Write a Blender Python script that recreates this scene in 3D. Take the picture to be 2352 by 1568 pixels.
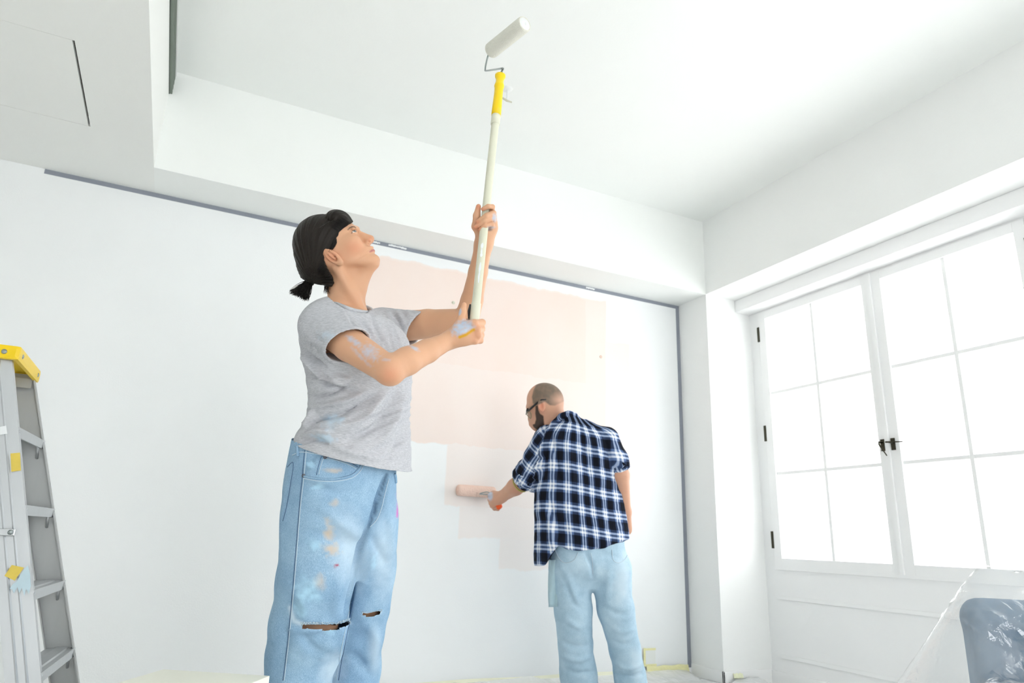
import bpy, bmesh, math, random
import numpy as np
from mathutils import Vector, Matrix

# ------------------------------------------------------------------ scene, camera, light
sc = bpy.context.scene
C = sc.collection
for o in list(bpy.data.objects): bpy.data.objects.remove(o)
sc.view_settings.view_transform = 'Standard'
sc.view_settings.look = 'None'
sc.view_settings.exposure = 0.03
sc.view_settings.gamma = 1.0
sc.view_settings.use_curve_mapping = False
try:
    sc.cycles.diffuse_bounces = 5
    sc.cycles.max_bounces = 10
    sc.cycles.transparent_max_bounces = 24
    sc.cycles.sample_clamp_indirect = 12.0
except Exception: pass

CAM_H = 0.85
YAW, PIT, ROL, FPX = math.radians(25.51), math.radians(16.10), math.radians(2.026), 1573.3
_cy, _sy, _cp, _sp = math.cos(YAW), math.sin(YAW), math.cos(PIT), math.sin(PIT)
CF = np.array([_sy*_cp, _cy*_cp, _sp]); _r = np.array([_cy, -_sy, 0.0]); _u = np.cross(_r, CF)
CR = math.cos(ROL)*_r + math.sin(ROL)*_u
CU = -math.sin(ROL)*_r + math.cos(ROL)*_u
CP = np.array([0, 0, CAM_H])
cam_d = bpy.data.cameras.new('camera'); cam = bpy.data.objects.new('camera', cam_d); C.objects.link(cam)
cam_d.sensor_width = 36.0; cam_d.sensor_fit = 'HORIZONTAL'; cam_d.lens = FPX*36.0/2352.0
cam_d.clip_start = 0.02; cam_d.clip_end = 100
cam_d.dof.use_dof = True; cam_d.dof.focus_distance = 1.95; cam_d.dof.aperture_fstop = 5.6
M = Matrix.Identity(4)
for i in range(3):
    M[i][0] = CR[i]; M[i][1] = CU[i]; M[i][2] = -CF[i]; M[i][3] = CP[i]
cam.matrix_world = M
sc.camera = cam

SKY = 6.0
w = bpy.data.worlds.new('overcast_sky'); sc.world = w; w.use_nodes = True
w.node_tree.nodes['Background'].inputs[0].default_value = (0.985, 0.993, 1.0, 1)
w.node_tree.nodes['Background'].inputs[1].default_value = SKY

# measuring helpers: survey the photograph (2352x1568 frame) to world points
def ray(x, y): return CF + CR*(x-1176)/FPX - CU*(y-784)/FPX
def W(x, y, d): return ray(x, y)*d + CP
def atY(x, y, Y): v = ray(x, y); return v*(Y/v[1]) + CP
def atX(x, y, X): v = ray(x, y); return v*(X/v[0]) + CP
def atZ(x, y, Z): v = ray(x, y); return v*((Z-CAM_H)/v[2]) + CP
def proj(P):
    d = np.asarray(P) - CP; z = d@CF
    return 1176 + FPX*(d@CR)/z, 784 - FPX*(d@CU)/z, z

# ------------------------------------------------------------------ object helpers
def link(o, parent=None):
    C.objects.link(o)
    if parent is not None:
        o.parent = parent
        o.matrix_parent_inverse = Matrix.Translation(-Vector(parent.location)) if parent.type != 'MESH' else Matrix.Identity(4)
    return o
def tag(o, label=None, cat=None, group=None, kind=None):
    if label: o['label'] = label
    if cat: o['category'] = cat
    if group: o['group'] = group
    if kind: o['kind'] = kind
    return o
def thing(name, label, cat, loc=(0, 0, 0), group=None, kind=None):
    o = bpy.data.objects.new(name, None); o.location = Vector(loc); o.empty_display_size = .05
    C.objects.link(o); return tag(o, label, cat, group, kind)
def mesh_obj(name, verts, faces, mat, parent=None, smooth=False):
    me = bpy.data.meshes.new(name)
    me.from_pydata([tuple(map(float, v)) for v in verts], [], [tuple(map(int, f)) for f in faces]); me.update()
    if mat is not None: me.materials.append(mat)
    if smooth: me.polygons.foreach_set('use_smooth', [True]*len(me.polygons))
    return link(bpy.data.objects.new(name, me), parent)
def bm_obj(name, bm, mat, parent=None, smooth=False):
    me = bpy.data.meshes.new(name); bm.normal_update(); bm.to_mesh(me); bm.free()
    if mat is not None: me.materials.append(mat)
    if smooth: me.polygons.foreach_set('use_smooth', [True]*len(me.polygons))
    return link(bpy.data.objects.new(name, me), parent)
def add_box(bm, lo, hi, bev=0.0, mtx=None):
    x0, y0, z0 = lo; x1, y1, z1 = hi
    vs = [bm.verts.new(v) for v in ((x0,y0,z0),(x1,y0,z0),(x1,y1,z0),(x0,y1,z0),(x0,y0,z1),(x1,y0,z1),(x1,y1,z1),(x0,y1,z1))]
    fs = [bm.faces.new([vs[i] for i in q]) for q in ((3,2,1,0),(4,5,6,7),(0,1,5,4),(1,2,6,5),(2,3,7,6),(3,0,4,7))]
    if mtx is not None:
        for v in vs: v.co = mtx @ v.co
    if bev > 0:
        es = list({e for f in fs for e in f.edges})
        bmesh.ops.bevel(bm, geom=es, offset=bev, segments=2, profile=.7, affect='EDGES')
def box(name, lo, hi, mat, parent=None, bev=0.0, mtx=None):
    bm = bmesh.new(); add_box(bm, lo, hi, bev, mtx); return bm_obj(name, bm, mat, parent)
def boxes(name, lst, mat, parent=None, bev=0.0):
    bm = bmesh.new()
    for lo, hi in lst: add_box(bm, lo, hi, bev)
    return bm_obj(name, bm, mat, parent)
def frame_from(axis, hint=(0, 0, 1)):
    a = np.asarray(axis, float); a = a/np.linalg.norm(a); hnt = np.asarray(hint, float)
    if abs(a@hnt) > .97: hnt = np.array([1., 0, 0])
    u = np.cross(hnt, a); u /= np.linalg.norm(u); return a, u, np.cross(a, u)
def tube_geo(pts, rad, n=12, caps=True):
    pts = np.asarray(pts, float); m = len(pts); rad = np.broadcast_to(np.asarray(rad, float), (m,)); V = []; Fc = []
    pu = None
    for i in range(m):
        t = pts[min(i+1, m-1)] - pts[max(i-1, 0)]; t /= np.linalg.norm(t)
        if pu is None: _, u, v = frame_from(t)
        else:
            u = pu - t*(pu@t); u /= np.linalg.norm(u); v = np.cross(t, u)
        pu = u
        for k in range(n):
            a = 2*math.pi*k/n; V.append(pts[i] + rad[i]*(math.cos(a)*u + math.sin(a)*v))
    for i in range(m-1):
        for k in range(n):
            k2 = (k+1) % n; Fc.append((i*n+k, i*n+k2, (i+1)*n+k2, (i+1)*n+k))
    if caps: Fc.append(tuple(range(n-1, -1, -1))); Fc.append(tuple((m-1)*n+k for k in range(n)))
    return V, Fc
def tube(name, pts, rad, mat, parent=None, n=12, caps=True, smooth=True):
    V, Fc = tube_geo(pts, rad, n, caps); o = mesh_obj(name, V, Fc, mat, parent, smooth)
    return o
def tubes(name, lst, mat, parent=None, n=5):
    V = []; Fc = []
    for pts, rad in lst:
        v, f_ = tube_geo(pts, rad, n, True); b = len(V); V += v; Fc += [tuple(i+b for i in q) for q in f_]
    return mesh_obj(name, V, Fc, mat, parent, True)
def lathe(name, axis_p, axis_d, prof, mat, parent=None, n=28, smooth=True):
    a, u, v = frame_from(axis_d); p0 = np.asarray(axis_p, float); V = []; Fc = []
    for (t, r) in prof:
        for k in range(n):
            g = 2*math.pi*k/n; V.append(p0 + a*t + r*(math.cos(g)*u + math.sin(g)*v))
    for i in range(len(prof)-1):
        for k in range(n):
            k2 = (k+1) % n; Fc.append((i*n+k, i*n+k2, (i+1)*n+k2, (i+1)*n+k))
    return mesh_obj(name, V, Fc, mat, parent, smooth)
def catmull(P, n=8):
    P = np.asarray(P, float); Q = np.vstack([2*P[0]-P[1], P, 2*P[-1]-P[-2]]); out = []
    for i in range(len(P)-1):
        a, b, c, d = Q[i:i+4]
        for t in np.linspace(0, 1, n, endpoint=False):
            out.append(.5*((2*b) + (-a+c)*t + (2*a-5*b+4*c-d)*t*t + (-a+3*b-3*c+d)*t**3))
    out.append(P[-1]); return np.array(out)

# ------------------------------------------------------------------ materials
def new_mat(name):
    m = bpy.data.materials.new(name); m.use_nodes = True
    return m, m.node_tree.nodes, m.node_tree.links, m.node_tree.nodes['Principled BSDF']
def rgb(r, g, b):
    f = lambda c: (c/255/12.92) if c/255 <= .04045 else ((c/255+.055)/1.055)**2.4
    return (f(r), f(g), f(b), 1)
def mat_plain(name, col, rough=.5, metal=0.0, noise=0.0, scale=8.0, bump=0.0, bscale=60.0, spec=.5, stretch=None):
    m, N, L, B = new_mat(name)
    B.inputs['Base Color'].default_value = col; B.inputs['Roughness'].default_value = rough
    B.inputs['Metallic'].default_value = metal; B.inputs['Specular IOR Level'].default_value = spec
    tc = N.new('ShaderNodeTexCoord'); src = tc.outputs['Object']
    if stretch:
        mp = N.new('ShaderNodeMapping'); mp.inputs['Scale'].default_value = stretch; L.new(src, mp.inputs[0]); src = mp.outputs[0]
    if noise > 0:
        t = N.new('ShaderNodeTexNoise'); t.inputs['Scale'].default_value = scale; t.inputs['Detail'].default_value = 5
        L.new(src, t.inputs['Vector'])
        mx = N.new('ShaderNodeMix'); mx.data_type = 'RGBA'
        mx.inputs[6].default_value = tuple(c*(1-noise) for c in col[:3])+(1,); mx.inputs[7].default_value = tuple(min(1, c*(1+noise)) for c in col[:3])+(1,)
        L.new(t.outputs['Fac'], mx.inputs[0]); L.new(mx.outputs[2], B.inputs['Base Color'])
    if bump > 0:
        t2 = N.new('ShaderNodeTexNoise'); t2.inputs['Scale'].default_value = bscale; t2.inputs['Detail'].default_value = 4
        L.new(src, t2.inputs['Vector']); bp = N.new('ShaderNodeBump'); bp.inputs['Strength'].default_value = bump; bp.inputs['Distance'].default_value = .01
        L.new(t2.outputs['Fac'], bp.inputs['Height']); L.new(bp.outputs[0], B.inputs['Normal'])
    return m
def mnode(N, L, op, a, b=None, clamp=False):
    n = N.new('ShaderNodeMath'); n.operation = op; n.use_clamp = clamp
    for i, v in enumerate((a, b)):
        if v is None: continue
        if isinstance(v, (int, float)): n.inputs[i].default_value = v
        else: L.new(v, n.inputs[i])
    return n.outputs[0]
def mixc(N, L, fac, a, b):
    n = N.new('ShaderNodeMix'); n.data_type = 'RGBA'
    for i, v in ((0, fac), (6, a), (7, b)):
        if isinstance(v, (int, float)): n.inputs[i].default_value = v
        elif isinstance(v, tuple): n.inputs[i].default_value = v
        else: L.new(v, n.inputs[i])
    return n.outputs[2]

M_WALL = mat_plain('white_wall_paint', (.89, .90, .89, 1), .55, noise=.012, scale=3, bump=.05, bscale=90)
M_CEIL = mat_plain('ceiling_paint', (.885, .905, .885, 1), .6, noise=.012, scale=2.5, bump=.04, bscale=80)
M_SOFF = mat_plain('soffit_paint', (.86, .87, .845, 1), .6, noise=.015, scale=2.5, bump=.04, bscale=80)
M_TRIM = mat_plain('white_gloss_trim', (.90, .905, .905, 1), .35, noise=.01, scale=4)
M_TAPE = mat_plain('grey_masking_tape', rgb(138, 143, 154), .6, noise=.05, scale=14, bump=.2, bscale=60)
M_YTAPE = mat_plain('yellow_masking_tape', rgb(236, 232, 178), .6, noise=.08, scale=30, bump=.3, bscale=50)
M_HINGE = mat_plain('dark_bronze', rgb(62, 60, 48), .35, metal=.7, noise=.3, scale=60)
M_FLOOR = mat_plain('floor_boards', (.90, .90, .885, 1), .5, noise=.03, scale=3, stretch=(8, 1, 1))
M_DARK = mat_plain('shaft_shade_black', (.015, .015, .018, 1), .8)

def make_glass(name, tint=(1, 1, 1, 1), refl=.06):
    m, N, L, B = new_mat(name); N.remove(B); out = N['Material Output']
    t = N.new('ShaderNodeBsdfTransparent'); t.inputs[0].default_value = tint
    g = N.new('ShaderNodeBsdfGlossy'); g.inputs['Roughness'].default_value = .02
    mx = N.new('ShaderNodeMixShader'); fr = N.new('ShaderNodeLayerWeight'); fr.inputs[0].default_value = .5
    L.new(mnode(N, L, 'ADD', .03, mnode(N, L, 'MULTIPLY', mnode(N, L, 'POWER', fr.outputs['Facing'], 5), .5)), mx.inputs[0]); L.new(t.outputs[0], mx.inputs[1]); L.new(g.outputs[0], mx.inputs[2]); L.new(mx.outputs[0], out.inputs[0])
    return m
M_GLASS = make_glass('window_glass', (.88, .885, .88, 1))

# back wall: white undercoat with the rolled-on pink patch (paint, with ragged roller edges)
def make_backwall():
    m, N, L, B = new_mat('half_painted_wall'); B.inputs['Roughness'].default_value = .55
    tc = N.new('ShaderNodeTexCoord'); nz = N.new('ShaderNodeTexNoise'); nz.inputs['Scale'].default_value = 5; nz.inputs['Detail'].default_value = 6
    mp = N.new('ShaderNodeMapping'); mp.inputs['Scale'].default_value = (1.6, 1, 1); L.new(tc.outputs['Object'], mp.inputs[0]); L.new(mp.outputs[0], nz.inputs['Vector'])
    sx = N.new('ShaderNodeSeparateXYZ'); L.new(tc.outputs['Object'], sx.inputs[0])
    dn = mnode(N, L, 'MULTIPLY', mnode(N, L, 'SUBTRACT', nz.outputs['Fac'], .5), .075)
    X = mnode(N, L, 'ADD', sx.outputs[0], mnode(N, L, 'MULTIPLY', dn, .35)); Z = mnode(N, L, 'ADD', sx.outputs[2], dn)
    rects = [(.7, 2.667, 1.395, 2.555, .85), (.7, 2.5, 1.9, 2.545, 1), (2.0, 2.872, 1.2, 2.262, .62), (1.485, 2.6, 1.03, 1.5, .55), (1.59, 2.55, .84, 1.2, .42), (1.868, 2.42, .667, 1.0, .36), (2.2, 2.76, .9, 1.4, .5)]
    acc = None
    for (x0, x1, z0, z1, s) in rects:
        a = mnode(N, L, 'MULTIPLY', mnode(N, L, 'SUBTRACT', X, x0), 90, True); b = mnode(N, L, 'MULTIPLY', mnode(N, L, 'SUBTRACT', x1, X), 90, True)
        c = mnode(N, L, 'MULTIPLY', mnode(N, L, 'SUBTRACT', Z, z0), 90, True); d = mnode(N, L, 'MULTIPLY', mnode(N, L, 'SUBTRACT', z1, Z), 90, True)
        r = mnode(N, L, 'MULTIPLY', mnode(N, L, 'MULTIPLY', mnode(N, L, 'MULTIPLY', a, b), mnode(N, L, 'MULTIPLY', c, d)), s)
        acc = r if acc is None else mnode(N, L, 'MAXIMUM', acc, r)
    n2 = N.new('ShaderNodeTexNoise'); n2.inputs['Scale'].default_value = 2.2; n2.inputs['Detail'].default_value = 3; L.new(mp.outputs[0], n2.inputs['Vector'])
    cov = mnode(N, L, 'MULTIPLY', acc, mnode(N, L, 'ADD', .72, mnode(N, L, 'MULTIPLY', n2.outputs['Fac'], .4)), True)
    base = mixc(N, L, n2.outputs['Fac'], (.86, .885, .89, 1), (.89, .905, .91, 1))
    L.new(mixc(N, L, cov, base, (.885, .735, .665, 1)), B.inputs['Base Color'])
    n3 = N.new('ShaderNodeTexNoise'); n3.inputs['Scale'].default_value = 120; bp = N.new('ShaderNodeBump'); bp.inputs['Strength'].default_value = .05; bp.inputs['Distance'].default_value = .01
    L.new(tc.outputs['Object'], n3.inputs['Vector']); L.new(n3.outputs['Fac'], bp.inputs['Height']); L.new(bp.outputs[0], B.inputs['Normal'])
    return m
M_BACK = make_backwall()

# ------------------------------------------------------------------ the room
YW, YB, XC, XW, ZS, ZC, XL = 4.0, 3.69, 3.338, 3.757, 2.642, 3.228, -0.334   # wall, bulkhead face, beam face, window wall, soffit, ceiling, left beam face
YR, XLW, T = -3.6, -2.6, .15
st = lambda o, label, cat: tag(o, label, cat, kind='structure')
st(box('floor', (XLW-T, YR-T, -.12), (XW+.2, YW+T, 0), M_FLOOR), 'pale floor of the room below the plastic sheet', 'floor')
st(box('wall_back', (XLW, YW, 0), (XC, YW+T, ZS), M_BACK), 'back wall half rolled over with pale pink paint', 'wall')
st(box('ceiling', (XL, YR, ZC), (XC, YB, ZC+T), M_CEIL), 'high white ceiling above the paint roller', 'ceiling')
st(box('trim_1', (XL, YB, ZS), (XC+.5, YW+T, ZC+T), M_CEIL), 'white bulkhead above the taped edge of the back wall', 'bulkhead')
st(box('trim_2', (XC, YR, ZS), (XW+.3, YB, ZC+T), M_WALL), 'white beam running above the windows', 'beam')
st(box('trim_3', (XC, YB, 0), (XW+.3, YW+T, ZS), M_WALL), 'white corner column between back wall and windows', 'column')
M_GREYW = mat_plain('plain_white_wall_paint', (.90, .90, .89, 1), .6, noise=.02, scale=3)
st(box('wall_left', (XLW-T, YR, 0), (XLW, YW+T, ZC), M_GREYW), 'white left side wall outside the picture', 'wall')
st(boxes('wall_rear', [((XLW-T, YR-T, 0), (.2, YR, ZC)), ((2.2, YR-T, 0), (XW+.3, YR, ZC)), ((.2, YR-T, 2.3), (2.2, YR, ZC))], M_WALL), 'white rear wall with a wide added opening for fill light behind the viewer', 'wall')  # opening added behind the viewer to let in fill light
# lowered ceiling on the left, cut for the access hatch
HX0, HX1, HY0, HY1 = -1.25, -.598, 2.765, 3.42
st(boxes('ceiling_lowered', [((XLW, YR, ZS), (XL, HY0, ZC+T)), ((XLW, HY1, ZS), (XL, YW+T, ZC+T)), ((XLW, HY0, ZS), (HX0, HY1, ZC+T)), ((HX1, HY0, ZS), (XL, HY1, ZC+T))], M_SOFF), 'lowered ceiling section with square access hatch', 'ceiling')
hat = thing('access_hatch', 'square white access hatch with dark gap in the lowered ceiling', 'hatch', (HX0, HY0, ZS), kind='structure')
box('hatch_panel', (HX0+.002, HY0+.002, ZS+.0005), (HX1-.009, HY1-.002, ZS+.02), M_SOFF, hat)
box('shaft_shade_plate', (HX0+.001, HY0+.001, ZS+.05), (HX1-.001, HY1-.001, ZS+.07), M_DARK, hat)  # black plate stands in for the darkness up the shaft
# slot air vent high on the side face of the lowered section
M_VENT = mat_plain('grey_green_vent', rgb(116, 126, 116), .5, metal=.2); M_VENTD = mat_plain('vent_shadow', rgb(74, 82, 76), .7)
vt = thing('slot_vent', 'long grey slot air vent at the top of the lowered ceiling side', 'vent', (XL, 2.0, 3.08))
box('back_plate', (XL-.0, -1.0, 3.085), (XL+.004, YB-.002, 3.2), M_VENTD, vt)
for i in range(4): box('vent_blade', (XL+.004, -1.0, 3.088+i*.029), (XL+.016, YB-.002, 3.088+i*.029+.016), M_VENT, vt)
box('vent_lip', (XL, -1.0, 3.2), (XL+.02, YB-.002, 3.212), M_TRIM, vt)

# window wall: parapet, lintel and piers
pairs = [(1.745, 3.60), (-.36, 1.495), (-2.465, -.61)]  # second and third pairs are added out of view to give side light
wl = [((XW, YR, 0), (XW+.2, YB, .70)), ((XW, YR, 2.56), (XW+.2, YB, ZS))]
ys = [YR]+[v for p in sorted(pairs) for v in p]+[YB]
for a, b in zip(ys[0::2], ys[1::2]): wl.append(((XW, a, .70), (XW+.2, b, 2.56)))
st(boxes('wall_right', wl, M_TRIM), 'white panelled wall under and around the windows', 'wall')
st(box('trim_4', (XW-.14, YR+.01, 2.549), (XW, YB-.001, ZS-.001), M_TRIM, bev=.004), 'white pelmet box along the top of the windows', 'pelmet')
st(boxes('trim_5', [((XW-.012, YR, .715), (XW, YB-.09, .735)), ((XW-.008, YR, .528), (XW, YB-.09, .552)), ((XW-.008, YR, .165), (XW, YB-.09, .19)), ((XW-.018, YR, 0), (XW, YB-.001, .083))], M_TRIM, bev=.003), 'white ledge, panel moulding and skirting below the windows', 'moulding')
st(box('baseboard_back', (XLW, YW-.014, 0), (XC-.001, YW, .062), M_TRIM, bev=.003), 'low white skirting along the painted wall', 'baseboard')
st(boxes('baseboard_right', [((XC-.014, YB-.014, 0), (XC, YW-.015, .088)), ((XC-.014, YB-.014, 0), (XW-.019, YB, .088))], M_TRIM, bev=.003), 'white skirting around the corner column', 'baseboard')

def make_sash(name, y0, y1, hinge_hi, label):
    """casement between y0<y1 : 2 x 3 panes, hinges on the side away from the meeting stile"""
    z0, z1, x0, x1 = .732, 2.537, XW-.012, XW+.035
    t = thing(name, label, 'window', (XW, (y0+y1)/2, z0), kind='structure')
    sw, rw, g = .067, .058, .022
    box('stile', (x0, y0, z0), (x1, y0+sw-.011, z1), M_TRIM, t, .003); box('stile', (x0, y1-sw, z0), (x1, y1, z1), M_TRIM, t, .003)
    ya, yb = y0+sw-.011, y1-sw
    box('top_rail', (x0, ya, z1-rw), (x1, yb, z1), M_TRIM, t, .003); box('bottom_rail', (x0, ya, z0), (x1, yb, z0+rw), M_TRIM, t, .003)
    za, zb = z0+rw, z1-rw; ym = (ya+yb)/2; cuts = [za, 1.3505, 1.918, zb]
    box('glazing_bar', (x0+.012, ym-g/2, za), (x1, ym+g/2, zb), M_TRIM, t, .003)
    for zc in cuts[1:3]:
        for a, b in ((ya, ym-g/2), (ym+g/2, yb)): box('glazing_bar', (x0+.012, a, zc-g/2), (x1, b, zc+g/2), M_TRIM, t, .003)
    for a, b in ((ya, ym-g/2), (ym+g/2, yb)):
        for k in range(3):
            c0 = cuts[k]+(g/2 if k else 0); c1 = cuts[k+1]-(g/2 if k < 2 else 0)
            box('pane', (x1-.012, a, c0), (x1-.008, b, c1), M_GLASS, t)
    hy = y1 if hinge_hi else y0
    for zz in (.908, 1.637, 2.372):
        bm = bmesh.new(); add_box(bm, (x0-.006, hy-.008, zz-.056), (x0+.004, hy+.010, zz+.056), .002); bm_obj('hinge', bm, M_HINGE, t)
    my = y0+.028 if hinge_hi else y1-.028
    hd = box('latch_plate', (x0-.006, my-.013, 1.425), (x0, my+.013, 1.495), M_HINGE, t, .002)
    if hinge_hi: pts = [(x0-.004, my, 1.475), (x0-.035, my, 1.475), (x0-.042, my-.004, 1.46), (x0-.05, my-.052, 1.39)]
    else: pts = [(x0-.004, my, 1.468), (x0-.034, my, 1.468), (x0-.04, my+.02, 1.47), (x0-.04, my-.085, 1.462)]
    tube('latch_handle', pts, [.006, .006, .005, .003], M_HINGE, t, 8)
    return t
lab = ['left casement window next to the corner column, six panes', 'right casement window above the covered armchair, six panes', 'added casement window out of view for side light, farther half of second pair', 'added casement window out of view for side light, nearer half of second pair', 'added casement window behind the viewer for side light, farther half of third pair', 'added casement window behind the viewer for side light, nearer half of third pair']
k = 0
for (a, b) in pairs:
    m_ = (a+b)/2 - .009
    for (y0, y1, hh) in ((m_+.005, b-.003, True), (a+.02, m_-.005, False)):
        make_sash('window_%d' % (k+1), y0, y1, hh, lab[k]); k += 1
    st(boxes('trim_%d' % (8+k), [((XW-.004, b-.002, .70), (XW+.05, b+.0, 2.56)), ((XW-.004, a, .70), (XW+.05, a+.018, 2.56)), ((XW-.004, a+.018, .70), (XW+.05, b-.002, .731)), ((XW-.004, a+.018, 2.538), (XW+.05, b-.002, 2.56)), ((XW-.026, m_-.012, .733), (XW-.013, m_+.012, 2.536))], M_TRIM), ('white window frame and centre strip of the pair beside the column', 'white frame of the added second window pair, out of view for side light', 'white frame of the added third window pair, behind the viewer for side light')[k//2-1], 'window frame')

# grey masking tape framing the back wall
tp = thing('masking_tape_line', 'long dark grey masking tape line along the top and right edge of the back wall', 'tape', (1.2, YW, ZS))
box('tape_strip', (-.853, YW-.0012, ZS-.027), (3.332, YW-.0002, ZS-.001), M_TAPE, tp)
box('tape_strip', (3.332, YW-.0012, .055), (3.3375, YW-.0002, ZS-.001), M_TAPE, tp)
box('tape_strip', (3.307, YW-.0016, .055), (3.3375, YW-.0003, ZS-.001), M_TAPE, tp)
M_SPLASH = mat_plain('white_paint_smear', (.82, .84, .85, 1), .5)
for (x0, x1, zz) in ((.9, .955, ZS-.014), (1.01, 1.13, ZS-.012), (2.49, 2.565, ZS-.012)):
    bm = bmesh.new(); rr = random.Random(int(x0*100))
    n = 14; top = [bm.verts.new((x0+(x1-x0)*i/n, YW-.0022, zz+.006*rr.random()+.003)) for i in range(n+1)]; bot = [bm.verts.new((x0+(x1-x0)*i/n, YW-.0022, zz-.007*rr.random()-.002)) for i in range(n+1)]
    for i in range(n): bm.faces.new((top[i], bot[i], bot[i+1], top[i+1]))
    bm_obj('paint_smear', bm, M_SPLASH, tp)

# ------------------------------------------------------------------ implicit-surface modelling kit
def nrm(v): v = np.asarray(v, float); return v/np.linalg.norm(v)
def smin(a, b, k):
    if k <= 0: return np.minimum(a, b)
    h = np.clip(.5 + .5*(b-a)/k, 0, 1); return b + (a-b)*h - k*h*(1-h)
def smax(a, b, k): return -smin(-a, -b, k)
def cone(p, a, b, ra, rb):
    a = np.asarray(a, float); ba = np.asarray(b, float)-a; pa = p-a
    t = np.clip(pa@ba/(ba@ba), 0, 1)
    return np.sqrt(((pa-t[:, None]*ba)**2).sum(1)) - (ra+(rb-ra)*t)
def chain(p, pts, rads, k=.01):
    d = None
    for i in range(len(pts)-1):
        c = cone(p, pts[i], pts[i+1], rads[i], rads[i+1]); d = c if d is None else smin(d, c, k)
    return d
def ell(p, c, ax, r):
    q = (p-np.asarray(c))@np.asarray(ax).T; r = np.asarray(r)
    k0 = np.sqrt(((q/r)**2).sum(1)); k1 = np.sqrt(((q/(r*r))**2).sum(1))+1e-9
    return k0*(k0-1)/k1
def near(p, d, c, R, fn):
    m = np.nonzero(((p-np.asarray(c))**2).sum(1) < R*R)[0]
    if len(m): d = d.copy(); d[m] = fn(p[m], d[m])
    return d
def tick(n): pass
def sph(p, c, r): return np.sqrt(((p-np.asarray(c))**2).sum(1))-r
def stack(p, zs, cs, As, Bs, sa, sb, n=2.2, up=(0, 0, 1)):
    """column of (super)elliptic sections; zs ascending heights, cs centres (3d), As/Bs half-axes along sa/sb"""
    up = np.asarray(up, float); z = p@up
    zs = np.asarray(zs, float); T = np.linspace(0, len(zs)-1, 12*(len(zs)-1)+1)
    dat = np.column_stack([zs, np.asarray(cs), As, Bs]); D = catmull(dat, 12)
    zz = np.maximum.accumulate(D[:, 0]+np.arange(len(D))*1e-9)
    cx = np.stack([np.interp(z, zz, D[:, 1+i]) for i in range(3)], 1); A = np.interp(z, zz, D[:, 4]); B = np.interp(z, zz, D[:, 5])
    d = p-cx; u = np.abs(d@np.asarray(sa))/A; v = np.abs(d@np.asarray(sb))/B
    f = ((u**n+v**n)**(1/n)-1)*np.minimum(A, B)
    return np.maximum(f, np.maximum(zs[0]-z, z-zs[-1]))
def poly2d(x, y, P):
    P = np.asarray(P, float); d = np.full(x.shape, 1e9); ins = np.zeros(x.shape, bool); m = len(P)
    for i in range(m):
        a = P[i]; b = P[(i+1) % m]; e = b-a; wx = x-a[0]; wy = y-a[1]
        t = np.clip((wx*e[0]+wy*e[1])/(e@e), 0, 1); d = np.minimum(d, (wx-t*e[0])**2+(wy-t*e[1])**2)
        c = (a[1] > y) != (b[1] > y)
        with np.errstate(divide='ignore', invalid='ignore'): ins ^= c & (x < (b[0]-a[0])*(y-a[1])/(b[1]-a[1]+1e-12)+a[0])
    return np.where(ins, -1, 1)*np.sqrt(d)
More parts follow.
